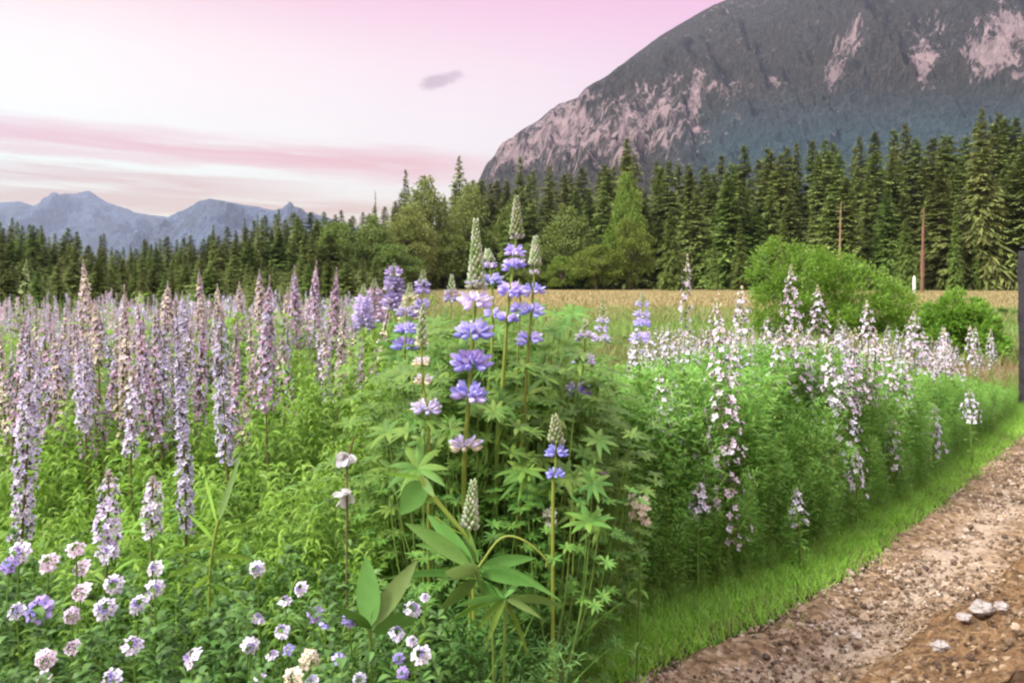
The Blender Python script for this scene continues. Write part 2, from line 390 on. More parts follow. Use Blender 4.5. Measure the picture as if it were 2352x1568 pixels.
# ------------------------------------------------------------------ mountains
def mountain(name, sil, D0, D1, D2, amp, na, ns, power, seed, mat, nz_scale, rocks=None, ridge_rough=.03):
    us = np.array([p[0] for p in sil]) * K; vs = np.array([p[1] for p in sil]) * K
    a = np.linspace((us[0] - 512) / F, (us[-1] - 512) / F, na); s = np.linspace(0, 1.7, ns)
    A, S = np.meshgrid(a, s)
    Zr = (280 - np.interp(A * F + 512, us, vs)) / F * D1
    Yd = D0 + (D1 - D0) * np.minimum(S, 1) + (D2 - D1) * np.maximum(S - 1, 0) / .7
    X0 = A * Yd
    prof = np.where(S <= 1, np.clip(S, 0, 1) ** power, 1 - (np.maximum(S - 1, 0) / .7) ** 1.4)
    g1 = ridged(X0 / nz_scale + seed, Yd / (nz_scale * 2.4), 6) - .55
    g2 = fbm(X0 / nz_scale * 5 + seed, Yd / nz_scale * 5, 5) - .5
    env = np.clip(np.sin(PI * np.clip(S, 0, 1)) ** .7 * 1.0 + ridge_rough, 0, 1) * np.clip(Zr / (Zr.max() * .4), 0, 1)
    Z = Zr * prof + amp * env * (g1 * 1.2 + g2 * .5) - 8
    Y = Yd - amp * .8 * env * g1
    n, m = A.shape; idx = np.arange(n * m).reshape(n, m)
    b = Buf(); b.add(np.stack([X0, Y, Z], -1), np.stack([idx[:-1, :-1], idx[:-1, 1:], idx[1:, 1:], idx[1:, :-1]], -1))
    o = b.build(name, mat); o['kind'] = 'structure'
    u = (A * F + 512) / K; v = (280 - (Z - H) / Y * F) / K
    return o, u, v, X0, Y, Z

def mountain_mat(name, forest, forest2, rock, rock2, scale):
    m, nt, N = nodes(name)
    g = N('ShaderNodeNewGeometry'); pos = g.outputs['Position']
    a = N('ShaderNodeAttribute', attribute_name='rock'); lo = N('ShaderNodeAttribute', attribute_name='low')
    mp = N('ShaderNodeMapping'); mp.inputs['Scale'].default_value = (1.3 / scale, 1.3 / scale, .4 / scale); nt.links.new(pos, mp.inputs[0])
    n1 = noise(nt, 9, 8, mp.outputs[0], .7); n2 = noise(nt, 30, 6, mp.outputs[0], .7); n3 = noise(nt, 3, 5, mp.outputs[0], .6)
    n4 = noise(nt, 75, 4, mp.outputs[0], .7)
    fo = ramp(nt, math_(nt, 'ADD', math_(nt, 'MULTIPLY', n2, .5), math_(nt, 'MULTIPLY', n4, .5)), [(.42, forest), (.6, forest2)])
    fo = mixc(nt, ramp(nt, n3, [(.4, (0, 0, 0)), (.65, (.5, .5, .5))]), fo, (.075, .065, .04))
    fo = mixc(nt, math_(nt, 'MULTIPLY', lo.outputs['Fac'], .9), fo, ramp(nt, n2, [(.3, (.04, .075, .09)), (.7, (.10, .165, .185))]))  # blue haze of the lower slopes, painted into the forest colour
    ro = ramp(nt, n1, [(.3, rock), (.6, rock2), (.78, (.6, .47, .43))])
    f = math_(nt, 'ADD', a.outputs['Fac'], math_(nt, 'MULTIPLY', math_(nt, 'SUBTRACT', n1, .5), 2.0))
    f = math_(nt, 'ADD', f, math_(nt, 'MULTIPLY', math_(nt, 'SUBTRACT', n2, .5), 1.9))
    c = mixc(nt, ramp(nt, f, [(.36, (0, 0, 0)), (.66, (1, 1, 1))]), fo, ro)
    p = N('ShaderNodeBsdfPrincipled', i_Roughness=.95); p.inputs['Specular IOR Level'].default_value = .05
    nt.links.new(c, p.inputs['Base Color'])
    b = N('ShaderNodeBump', i_Strength=1., i_Distance=scale * .12); nt.links.new(math_(nt, 'ADD', n2, n1), b.inputs['Height']); nt.links.new(b.outputs[0], p.inputs['Normal'])
    out = N('ShaderNodeOutputMaterial'); nt.links.new(p.outputs[0], out.inputs[0])
    return m

SIL = [(930, 650), (1030, 600), (1060, 520), (1085, 455), (1105, 402), (1125, 365), (1150, 338), (1185, 302), (1240, 262), (1262, 240), (1285, 225), (1325, 212), (1345, 190),
       (1400, 158), (1460, 112), (1520, 68), (1570, 38), (1640, 2), (1730, -48), (1900, -130), (2100, -190), (2400, -230), (2800, -200), (3300, -60), (3800, 120)]
mt, u, v, X0, Y0, Z0 = mountain('mountain', SIL, 750, 1550, 2500, 125, 640, 340, 1.15, 3.3,
    mountain_mat('rocky_mountain', (.028, .029, .027), (.13, .12, .095), (.19, .145, .15), (.54, .40, .395), 260.), 165.)
rock = np.zeros_like(u)
def blob(cu, cv, ru, rv, w=1., rot=0.):
    du, dv = u - cu, v - cv; c, s = math.cos(rot), math.sin(rot)
    return w * np.exp(-(((du * c + dv * s) / ru) ** 2 + ((-du * s + dv * c) / rv) ** 2))
for bl in [(1180, 350, 90, 70, .68, -.5), (1290, 300, 140, 80, .70, -.4), (1420, 300, 130, 85, .66, -.3), (1520, 270, 100, 80, .58), (1590, 230, 22, 90, .8, .15), (1640, 200, 90, 30, .42),
           (1580, 300, 30, 40, .6), (1480, 215, 170, 30, .35, -.3), (1915, 170, 20, 36, .95, .2), (1945, 90, 22, 75, .6, .35), (2120, 140, 28, 55, .8), (2130, 60, 60, 40, .3), (2270, 120, 60, 45, .95), (2300, 60, 60, 50, .85, .5),
           (2240, 160, 40, 30, .6), (1780, 185, 16, 12, .7), (1335, 215, 20, 34, .6), (2330, 170, 40, 25, .6), (1650, 30, 60, 60, .25), (2040, 110, 40, 30, .25), (1700, 100, 30, 60, .2)]:
    rock = np.maximum(rock, blob(*bl))
low = np.clip((v - 190 + (u - 1900) * .06) / 130, 0, 1) * np.clip((u - 1480) / 200, 0, 1)  # where the painted blue haze tint covers the lower slopes
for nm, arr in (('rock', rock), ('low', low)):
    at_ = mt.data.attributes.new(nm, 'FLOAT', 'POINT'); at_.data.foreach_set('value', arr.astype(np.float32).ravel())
FARM = mountain_mat('far_mountain', (.11, .16, .25), (.27, .34, .47), (.25, .28, .34), (.42, .45, .52), 700.)  # distance haze partly put into these pale blue slope colours
SIL2 = [(-1500, 560), (-900, 420), (-500, 470), (-200, 440), (-60, 470), (0, 463), (40, 458), (75, 468), (130, 440), (170, 447), (190, 446), (205, 439), (225, 450), (255, 466), (310, 482), (345, 487), (400, 502), (460, 530), (560, 570), (700, 620)]
SIL3 = [(200, 640), (300, 570), (360, 530), (395, 502), (430, 480), (455, 464), (482, 456), (508, 457), (560, 467), (620, 475), (680, 486), (740, 500), (800, 512), (900, 540), (1050, 600), (1300, 650)]
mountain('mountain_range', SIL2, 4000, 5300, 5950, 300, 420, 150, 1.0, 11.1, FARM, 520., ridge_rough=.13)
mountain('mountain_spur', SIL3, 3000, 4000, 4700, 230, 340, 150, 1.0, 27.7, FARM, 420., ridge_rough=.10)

# ------------------------------------------------------------------ trees
def conifer_mesh(Ht, R0, seed, bare=.03, levels=46, nb=8, openness=0., ss=1.):
    r = np.random.default_rng(seed)
    z = np.repeat(np.linspace(bare, .985, levels), nb) * Ht; n = len(z)
    z = z + r.normal(0, .006, n) * Ht
    ang = r.random(n) * 2 * PI
    lob = 1 + .25 * np.sin(ang * 2 + seed) * r.random()
    t = np.clip(z / Ht, 0, 1)
    Lb = R0 * (1 - t) ** .8 * (.45 + .62 * r.random(n)) * lob * np.clip(.55 + t * 4, 0, 1) + .12 * ss
    keep = r.random(n) > openness * (.4 + .6 * np.sin(z * 1.7 + seed))
    z, ang, Lb, t = z[keep], ang[keep], Lb[keep], t[keep]; n = len(z)
    up = .55 * t - .18 + r.normal(0, .1, n)
    d = norm(np.c_[np.cos(ang), np.sin(ang), up]); base = np.c_[np.zeros(n), np.zeros(n), z]
    dr = .28 + .2 * r.random(n) - .2 * t
    b = Buf()
    for j in range(10):
        q = (j + .6) / 10
        P = base + Lb[:, None] * (q * d + (dr * q * q)[:, None] * np.array([0, 0, -1.]))
        for sg in (-1, 1):
            an = ang + sg * (.75 + .35 * r.random(n))
            dd = np.c_[np.cos(an), np.sin(an), up - dr * q * 1.1 - .15 * r.random(n)]
            LL = (.26 * Lb * (1 - .5 * q) + .15 * ss) * (.6 + .8 * r.random(n))
            V, Fq = strips(P, dd, LL, .30 * LL + .03 * ss, .3, r.normal(0, .5, n), nseg=2, prof='lance'); b.add(V, Fq)
    V, Fq = strips(base + Lb[:, None] * .5 * d, d, .6 * Lb,   .09 * Lb + .05 * ss, dr * 1.2, r.normal(0, .4, n), nseg=2); b.add(V, Fq)
    V, Fq = strips(np.array([[0, 0, Ht * .95]] * 5), np.c_[r.normal(0, .06, 5), r.normal(0, .06, 5), np.ones(5)], Ht * .06, .14, 0, r.random(5) * 3, nseg=2, prof='grass'); b.add(V, Fq)
    tr = Buf(); zz = np.linspace(-.3, Ht * .97, 9)
    tr.add(*tube(np.c_[np.cumsum(r.normal(0, .03, 9)) * .5, np.cumsum(r.normal(0, .03, 9)) * .5, zz], Ht * .016 * (1.02 - np.linspace(0, 1, 9)), 7))
    return b, tr

CT = []
for k, (R0, op) in enumerate([(3.6, .15), (3.0, .3), (4.6, .2), (2.6, .1), (3.4, .6), (4.2, .4)]):
    b, tr = conifer_mesh(20., R0, 100 + k, levels=52, nb=9, openness=op * .6)
    c1 = b.mesh('crown', M['conifer']); c2 = c1.copy(); c2.materials.clear(); c2.materials.append(M['coniferlight'])
    CT.append((c1, c2, tr.mesh('trunk', M['bark'])))
def conifer(u, vtop, y, label, group=None, k=None, light=False, w=1., name='conifer_tree', base=0.):
    p = at(u, vtop, y); s = (p[2] - base) / 20.
    k = int(rng.integers(6)) if k is None else k
    t = empty(name, (p[0], p[1], base), label=label, cat='tree', group=group)
    sx = s * w * (.68 + .62 * rng.random()); t.scale = (sx, sx, s); t.rotation_euler.z = rng.random() * 6.28
    obj('crown', CT[k][1 if light else 0], t); obj('trunk', CT[k][2], t)
    return t

def leafy_tree_mesh(W, Ht, seed, nclump, per, leaf, base_f=.12, core=.0):
    r = np.random.default_rng(seed); b = Buf(); tr = Buf()
    cs = []
    while len(cs) < nclump:
        q = r.uniform(-1, 1, 3)
        rr = np.linalg.norm(q)
        if rr < 1 and rr > .35:
            zz = (q[2] * .5 + .5)
            cs.append([q[0] * W / 2 * (1 - .35 * zz ** 2), q[1] * W / 2 * (1 - .35 * zz ** 2), (base_f + (1 - base_f) * zz) * Ht])
    cs = np.array(cs); cr = W * .11 * (.7 + .7 * r.random(nclump))
    N = nclump * per; ci = np.repeat(np.arange(nclump), per)
    off = norm(r.normal(0, 1, (N, 3))) * (r.random(N) ** .5)[:, None]
    P = cs[ci] + off * cr[ci][:, None] * np.array([1.1, 1.1, .8])
    d = norm(off + r.normal(0, .5, (N, 3)) + [0, 0, .1])
    V, Fq = strips(P, d, leaf * (.6 + .8 * r.random(N)), leaf * .5, .2, r.random(N) * 3, nseg=2, prof='oval'); b.add(V, Fq)
    tr.add(*tube([[0, 0, -.3], [.05, 0, Ht * .3], [0, .05, Ht * .8]], [Ht * .02, Ht * .015, Ht * .004], 7))
    for c in cs[::2]:
        z0 = min(c[2] * .55, Ht * .5)
        tr.add(*tube(curve([[0, 0, z0], [c[0] * .4, c[1] * .4, z0 + (c[2] - z0) * .6], c], 6), np.linspace(Ht * .008, Ht * .002, 6), 5))
    return b, tr
DT = []
for k, (nc, per) in enumerate([(70, 130), (60, 140), (80, 120)]):
    b, tr = leafy_tree_mesh(10., 12., 200 + k, nc, per, .38)
    ms = []
    c1 = b.mesh('crown', M['willow']); c2 = c1.copy(); c2.materials.clear(); c2.materials.append(M['maple'])
    c3 = c1.copy(); c3.materials.clear(); c3.materials.append(M['coniferlight'])
    DT.append((c1, c2, c3, tr.mesh('trunk', M['bark'])))
def leafy(u, vtop, width, y, label, col=0, k=None, group=None, name='leafy_tree'):
    p = at(u, vtop, y); k = int(rng.integers(3)) if k is None else k
    t = empty(name, (p[0], p[1], 0), label=label, cat='tree', group=group)
    sw = width * K / F * y / 10.; t.scale = (sw, sw, p[2] / 12.); t.rotation_euler.z = rng.random() * 6.28
    obj('crown', DT[k][col], t); obj('trunk', DT[k][3], t)
    return t

TOP = [(-80, 500), (0, 505), (60, 508), (110, 516), (200, 540), (300, 558), (350, 545), (420, 548), (470, 535), (560, 505), (640, 480), (700, 486), (760, 484), (820, 480), (870, 465), (930, 430),
       (1000, 440), (1055, 400), (1100, 400), (1195, 385), (1270, 378), (1320, 385), (1440, 350), (1540, 362), (1620, 345), (1700, 345), (1760, 325), (1870, 312), (1950, 305), (2080, 285), (2150, 292), (2250, 262), (2340, 258), (2450, 250)]
top_at = lambda u: np.interp(u, [p[0] for p in TOP], [p[1] for p in TOP])
far_y = lambda u: np.interp(u, [-100, 400, 800, 1100, 1400, 2400], [72, 76, 90, 112, 112, 96])
# conifers that stand out
conifer(490, 515, 80, 'narrow dark conifer standing alone above the forest below the pointed blue mountain', k=3)
conifer(562, 500, 84, 'thin dark conifer, left one of two thin spires before the blue mountain spur', k=3, w=.7)
conifer(592, 492, 84, 'thin dark conifer, right one of two thin spires before the blue mountain spur', k=3, w=.6)
conifer(640, 478, 86, 'broad dark conifer rising above its neighbours before the blue mountain spur', k=2)
conifer(862, 437, 106, 'thin spire conifer beside the tall open topped conifer', k=3, w=.5)
conifer(932, 388, 110, 'tall open topped conifer standing apart before the white sky', k=0, w=.95)
conifer(1055, 357, 128, 'tall pointed conifer just left of the foot of the rocky mountain', k=2, w=.9)
conifer(1195, 358, 122, 'narrow pointed dark conifer before the foot of the rocky cliff', k=3)
conifer(1440, 316, 112, 'tall dark conifer rising above its neighbours before the pinkish cliff', k=0)
conifer(2255, 248, 96, 'tall dark conifer with a broad crown close to the field edge at right', k=2)
tn = dict(label='dark green conifer in the dense forest below the rocky mountain', group='conifers of the forest below the rocky mountain')
tl = dict(label='dark conifer of the distant low forest below the blue mountains', group='conifers of the distant forest below the blue mountains')
tm = dict(label='lighter yellow green conifer among the darker ones at the forest edge', group='lighter conifers at the forest edge')
for row, (nl, nr, dy, hf, hv) in enumerate([(44, 54, 14, 1.0, .10), (40, 46, 7, .93, .2), (34, 38, 0, .78, .35)]):
    us = np.r_[-70 + 890 * (np.arange(nl) + rng.uniform(.1, .9, nl)) / nl, 820 + 1630 * (np.arange(nr) + rng.uniform(.1, .9, nr)) / nr]
    for u in us:
        left = u < 820
        y = far_y(u) + dy * (.6 if left else 1) + rng.uniform(-3, 3)
        f = hf * (1 - hv * rng.random())
        v = 643 - (643 - top_at(u)) * f + rng.normal(0, 6)
        light = row == 2 and rng.random() < (.35 if not left else .2) or (left and rng.random() < .12)
        if 840 < u < 1090 and row == 2: continue
        conifer(u, v, y, **(tm if light and not left else tl if left else tn), light=light, w=(1.8 if left else 1.5) * (1.2 if row == 2 else 1.))
for i in range(74):                                          # young growth in front of the distant forest
    u = -80 + 1010 * (i + rng.random()) / 74
    conifer(u, rng.uniform(582, 628), rng.uniform(30, 50), 'young dark conifer in the low thicket behind the flower mass', 'young conifers behind the flower mass', light=rng.random() < .3, w=2.6, name='young_conifer')
# broad-leaved trees at the forest edge
leafy(985, 415, 150, 108, 'tall pale olive leafy tree between two pointed conifers', 0)
leafy(930, 480, 160, 98, 'wide pale green leafy tree below the tall open topped conifer', 0)
leafy(1085, 430, 130, 116, 'olive leafy tree behind the tips of the big lupine', 0)
leafy(1020, 520, 170, 110, 'low rounded olive tree at the forest edge behind the lupine flowers', 0)
leafy(850, 500, 120, 92, 'round dull green tree at the left end of the pale leafy trees', 2)
leafy(770, 508, 110, 88, 'dull green leafy tree before the white gap at the end of the blue mountains', 2)
leafy(900, 560, 130, 90, 'low dull green tree before the wide pale leafy tree', 2)
leafy(1440, 408, 95, 104, 'upright yellow green leafy tree below the tallest conifer of the cliff', 1)
leafy(1450, 500, 110, 101, 'round yellow green tree with low branches at the field edge', 1)
leafy(1370, 560, 130, 100, 'low bright green tree at the edge of the tan field', 1)
leafy(1290, 590, 90, 101, 'small bright green bushy tree right of the lupine spires at the field edge', 1)
leafy(1180, 470, 120, 112, 'dark green leafy tree behind the tallest lupine spire', 2)
leafy(1300, 480, 140, 106, 'broad dark green leafy tree between lupine and yellow green trees', 2)
leafy(1220, 560, 110, 104, 'low dark green tree right behind the small green lupine spire', 2)
for u, vt, lab in [(1640, 545, 'small light green young conifer at the field edge'), (1700, 500, 'light green conifer left of the round bush'), (1800, 480, 'light conifer behind the round bush top'),
                   (2080, 500, 'slim light green conifer beside the reddish dead trunk'), (2195, 470, 'light green conifer with branches to the ground behind the small bush'), (2240, 520, 'bushy light green conifer at the end of the tan field'), (1540, 480, 'light green conifer behind the tall pale flower spire')]:
    conifer(u, vt, 94 + rng.uniform(-1, 1), lab, light=True, w=1.1)

def snag(u, vt, vb, y, mat, label, r0=.15):
    p0 = at(u, vb, y); p1 = at(u + 4, vt, y); h = p1[2]; b = Buf()
    pts = curve([[0, 0, -.2], [.05, 0, h * .4], [.12, 0, h * .8], [p1[0] - p0[0], 0, h]], 14)
    b.add(*tube(pts, np.linspace(r0, r0 * .25, 14) * (1 + .15 * rng.normal(0, 1, 14)), 8))
    for i in range(9):
        z = h * rng.uniform(.3, .95); a = rng.random() * 6.28
        b.add(*tube([[.06, 0, z], [.06 + .5 * math.cos(a), .5 * math.sin(a), z + .1]], [.05, .015], 4))
    o = b.build('dead_tree', mat, None, (p0[0], p0[1], 0)); return tag(o, label, 'dead tree')
snag(1928, 465, 660, 90, M['snag'], 'bare bleached dead trunk rising behind the round bush')
snag(2118, 475, 690, 80, M['snagred'], 'reddish bare dead trunk standing beside the white marker post', .2)
def post():
    p = at(2100, 672, 78); q = at(2100, 632, 78); t = empty('marker_post', (p[0], p[1], 0), label='thin white marker post at the forest edge beside the reddish trunk', cat='post')
    b = Buf(); h = q[2]; r = .15
    b.add(*tube([[0, 0, -.1], [0, 0, h * .55], [0, 0, h * .8]], [r, r, r * .92], 8)); b.build('shaft', M['whitepaint'], t)
    b = Buf(); b.add(*tube([[0, 0, h * .8 + .003], [0, 0, h * .93], [0, 0, h]], [r * .9, r * .55, .02], 8)); b.build('pointed_cap', M['whitepaint'], t)
post()
# dark weathered post beside the path, at the end of the field of view
def dark_post():
    p = at(2342, 925, 7.4); q = at(2342, 575, 7.4); h = q[2]; r = .075
    t = empty('wooden_post', (p[0] + r, p[1], 0), label='dark weathered wooden post standing upright beside the path', cat='post')
    b = Buf(); z = np.linspace(-.1, h, 14)
    b.add(*tube(np.c_[.004 * np.sin(z * 5), .004 * np.cos(z * 4), z], r * (1 + .05 * rng.normal(0, 1, 14)), 10)); b.build('shaft', M['darkbark'], t)
    b = Buf(); b.add(*tube([[0, 0, h + .003], [.01, 0, h + .03], [.015, 0, h + .05]], [r * .95, r * .7, .004], 10)); b.build('worn_cap', M['darkbark'], t)
dark_post()

# bushes
def bush(name, lobes, y, leaf, n, label, mat):
    L = [(at(u, v, y + dy), r * K / F * y) for u, v, r, dy in lobes]
    c0 = np.mean([l[0] for l in L], 0); org = np.array([c0[0], c0[1], 0])
    t = empty(name, org, label=label, cat='bush'); b = Buf(); st = Buf()
    for c, r in L:
        c = c - org; nn = int(n * r * r / sum(q[1] ** 2 for q in L))
        nc = max(45, int(80 * r * r)); cc = norm(rng.normal(0, 1, (nc, 3))) * (.72 + .3 * rng.random(nc))[:, None] * r
        cc[:, 2] *= .95
        ci = rng.integers(0, nc, nn); off = norm(rng.normal(0, 1, (nn, 3))) * (rng.random(nn) ** .6)[:, None] * r * .27
        P = c + cc[ci] + off; P[:, 2] = np.maximum(P[:, 2], .03)
        d = norm(cc[ci] / r * .8 + off / r + rng.normal(0, .35, (nn, 3)) + [0, 0, .55])
        b.add(*strips(P, d, leaf * (.6 + .8 * rng.random(nn)), leaf * .32, .25, rng.random(nn) * 3, nseg=2))
        for i in range(12):
            e = c + cc[rng.integers(nc)] * .85
            st.add(*tube(curve([[c[0] * .6 + rng.normal(0, .06), c[1] * .6, -.05], [c[0] * .9, c[1] * .9, c[2] * .5], e], 7), np.linspace(.022, .005, 7), 5))
    b.build('foliage', mat, t); st.build('stem', M['bark'], t)
bush('round_bush', [(1800, 628, 76, .3), (1792, 715, 72, 0), (1885, 655, 92, .3), (1965, 682, 92, 0), (2035, 725, 75, -.2), (1890, 755, 85, -.3), (2075, 770, 52, -.3), (1970, 778, 74, -.4)], 16, .085, 42000,
     'large round bright green bush standing in the tan field', M['bush'])
bush('low_bush', [(2195, 735, 62, 0), (2150, 760, 45, 0), (2245, 780, 55, -.2), (2200, 800, 60, -.3), (2270, 830, 40, -.5)], 12, .085, 20000,
     'smaller low green bush to the side of the large round bush', M['bush'])
bush('field_shrub', [(2300, 728, 18, 0), (2260, 722, 15, .5), (2335, 732, 16, 0)], 27, .12, 2500, 'dark low shrub strip lying in the tan field behind the low bush', M['deep'])

# ------------------------------------------------------------------ plant building blocks
def petals(b, C, A, size, k, mi, cup=.35, wid=.75, nseg=2, r=rng, prof='petal'):
    n = len(C); A = norm(A); R = frames(A, r.random(n) * 6.28); size = np.broadcast_to(size, (n,))
    for j in range(k):
        th = 2 * PI * j / k
        d = R[:, :, 0] * math.cos(th) + R[:, :, 1] * math.sin(th)
        dd = norm(d + cup * A * (1 + .6 * r.normal(0, 1, (n, 1))))
        b.add(*strips(C, dd, size * (.85 + .3 * r.random(n)), size * wid, .0, r.normal(0, .2, n), side=np.cross(dd, A), nseg=nseg, prof=prof), m=mi)
BV, BF = ball(1., 6, 4, 1.5, .3)
def buds(b, C, A, s, mi, r=rng):
    b.add(*scatter(BV, BF, np.zeros(len(BF), int), frames(A, r.random(len(C)) * 6.28), C, s)[:2], m=mi)

def flower_spike(name, Ht, bl, rad, fsize, n, mats, seed, leaves=26, leaf_l=.09, tipbuds=30, taper=.5, leaf_mat_=None, lean=(0, 0), stem_mat='redstem', loose=0., npet=5):
    """tall spire of small flowers: stem, blossoms (petals over dark calyces, buds at the tip), narrow leaves below"""
    r = np.random.default_rng(seed); t = empty(name)
    zz = np.linspace(0, Ht, 12); off = lambda z: np.c_[lean[0] * (z / Ht) ** 2 + .012 * np.sin(z * 4 + seed), lean[1] * (z / Ht) ** 2 + .012 * np.cos(z * 3 + seed), z]
    s = Buf(); s.add(*tube(off(zz), np.linspace(.0055, .002, 12), 5)); s.build('stem', M[stem_mat], t)
    b = Buf(); q = (np.arange(n) + r.random(n)) / n; z = Ht - .06 * bl - bl * .94 * q
    if loose: z = z + np.sin(z / bl * 40) * .01
    ang = np.arange(n) * 2.39996 + r.normal(0, .5, n)
    rr = rad * (taper + (1 - taper) * np.minimum(1, q * (1.2 if taper < .5 else 2.2))) * (.5 + .7 * r.random(n)) * np.clip(q * 14 + .25, 0, 1)
    A = norm(np.c_[np.cos(ang), np.sin(ang), .25 + .5 * (1 - q) + r.normal(0, .25, n)])
    C = off(z) + np.c_[np.cos(ang) * rr, np.sin(ang) * rr, np.zeros(n)]
    fs = fsize * (.55 + .5 * np.minimum(1, q * 3)) * (.8 + .4 * r.random(n))
    mi = (r.random(n) < .35).astype(int)
    for k in (0, 1):
        w = mi == k
        if w.any(): petals(b, C[w], A[w], fs[w], npet, k, cup=.45, r=r)
    petals(b, C - A * fs[:, None] * .3, A, fs * .72, 4, 2, cup=.5, wid=.6, r=r)       # sepals behind, their dark colour doubling as shade between the petals
    buds(b, C + A * fs[:, None] * .06, A, fs * .16, 2, r)                                 # dark throat
    if loose:                                                                             # flower stalks
        b.add(*strips(off(z - .02), C - off(z - .02), np.linalg.norm(C - off(z - .02), axis=1), .0025, 0, 0, nseg=1, prof='oval'), m=4)
    m = tipbuds; qz = r.random(m) ** 1.5; zt = Ht + .03 * bl - .22 * bl * qz; at2 = r.random(m) * 6.28; rt = rad * taper * (.15 + .8 * qz)
    buds(b, off(zt) + np.c_[np.cos(at2) * rt, np.sin(at2) * rt, np.zeros(m)], np.c_[np.cos(at2), np.sin(at2), np.full(m, 1.4)], fsize * (.16 + .2 * qz), 3, r)
    b.build('blossom', [M[mats[0]], M[mats[1]], M['calyx'], M[mats[2]], M['stem']], t)
    if leaves:
        lb = Buf(); zl = r.random(leaves) * max(Ht - bl, .1) * 1.05 + .02; al = r.random(leaves) * 6.28
        lb.add(*strips(off(zl), np.c_[np.cos(al), np.sin(al), .5 + .5 * r.random(leaves)], leaf_l * (.6 + .7 * r.random(leaves)), leaf_l * .14, .5, r.normal(0, .3, leaves), nseg=4, fold=.3))
        lb.build('foliage', M[leaf_mat_ or 'shoot'], t)
    return t
def place(t, p, label, cat, group=None, rz=None, s=1.):
    t.location = p; t.rotation_euler.z = rng.random() * 6.28 if rz is None else rz; t.scale = (s, s, s)
    return tag(t, label, cat, group)

# tall flower spires of the left part of the meadow, one by one: u, v top, v bottom of the flowers, distance, width px, colours, label
LAVM, MAUM, ROSM = ('lav', 'whitelav', 'rosy'), ('mauve', 'lav', 'rosy'), ('rosy', 'cream', 'rosy')
SP = [
 (52, 760, 1240, 2.05, 62, LAVM, 'thick grey lavender flower spire at the meadow edge, its flowers reaching furthest down'),
 (232, 1085, 1290, 1.75, 62, LAVM, 'short thick lavender spire low among the grass, topped well below all other spires'),
 (415, 690, 1225, 2.15, 46, LAVM, 'long straight grey lavender flower spire, very narrow with evenly packed small flowers'),
 (520, 715, 1060, 2.5, 46, LAVM, 'lavender spire whose flowers thin to a narrow tail above the grass'),
 (620, 640, 940, 2.9, 66, MAUM, 'wide pinkish lavender flower spire beside the bright green shoots'),
 (362, 1095, 1228, 1.95, 56, ('white', 'lav', 'rosy'), 'short spire of whitish starry flowers just beside the long narrow spire'),
 (132, 775, 910, 3.2, 56, LAVM, 'short dark lavender flower spire behind the thick spire'),
 (193, 600, 780, 3.6, 44, ROSM, 'tall pointed dusty pink spire standing well above its neighbours'),
 (222, 690, 840, 3.5, 34, ROSM, 'small leaning dusty pink spire beside the tall pointed one'),
 (296, 660, 900, 3.1, 40, ROSM, 'slender yellowish pink spire with a long bare stem'),
 (205, 780, 985, 2.8, 50, LAVM, 'pale lavender flower spire in the middle of the lavender mass'),
 (312, 850, 1050, 2.6, 36, LAVM, 'thin pale lavender spire fading into green leaves below'),
 (378, 650, 790, 4.0, 52, ROSM, 'pale pink spire with loosely set round flowers'),
 (455, 622, 780, 4.4, 40, ROSM, 'thin pale pink spire with a sharp tip above the flower mass'),
 (600, 622, 760, 4.2, 44, ROSM, 'pale pink spire with a long pointed tip before the dark forest'),
 (682, 614, 800, 4.8, 50, MAUM, 'full pink mauve spire, first of three standing side by side before the dark trees'),
 (728, 604, 790, 4.8, 44, MAUM, 'full pink mauve spire, middle one of three standing side by side before the dark trees'),
 (770, 618, 800, 4.8, 44, ('mauve', 'mauve', 'mauve'), 'deep mauve spire, last of three standing side by side before the dark trees'),
 (655, 660, 820, 5.0, 34, ROSM, 'small pale spire beside the three full mauve spires'),
 (545, 650, 790, 4.6, 40, ROSM, 'loosely flowered pale spire between two taller pale pink spires'),
 (500, 655, 800, 4.5, 46, ROSM, 'blunt topped pinkish spire in the middle of the pale pink spires'),
 (425, 675, 800, 4.3, 50, LAVM, 'blunt greyish pink spire above the long narrow spire'),
]
for i, (u, vt, vb, y, w, mats, lab) in enumerate(SP):
    p = at(u, vt, y); q = at(u, vb, y); mp = K / F * y
    bl = p[2] - q[2]; fs = .0095 if y < 3 else .0125
    n = int(bl * w * mp / (fs ** 2) * .60) + 24
    t = flower_spike('flower_spire', p[2], bl, w * mp * .36, fs, int(n * .8), mats, 500 + i, leaves=30, taper=.18 if vt < 700 else .75, leaf_l=.10)
    place(t, (p[0], y, 0), lab, 'flower', rz=0)
# the green, not yet flowering one at the far left
t = flower_spike('budding_spire', at(55, 600, 3.4)[2], .30, .02, .010, 40, ('bud', 'bud', 'bud'), 77, leaves=60, leaf_l=.13, leaf_mat_='shoot', stem_mat='yellowstem', tipbuds=60)
place(t, (at(55, 600, 3.4)[0], 3.4, 0), 'tall yellow green budding spire without open flowers at the meadow edge', 'flower', rz=0)
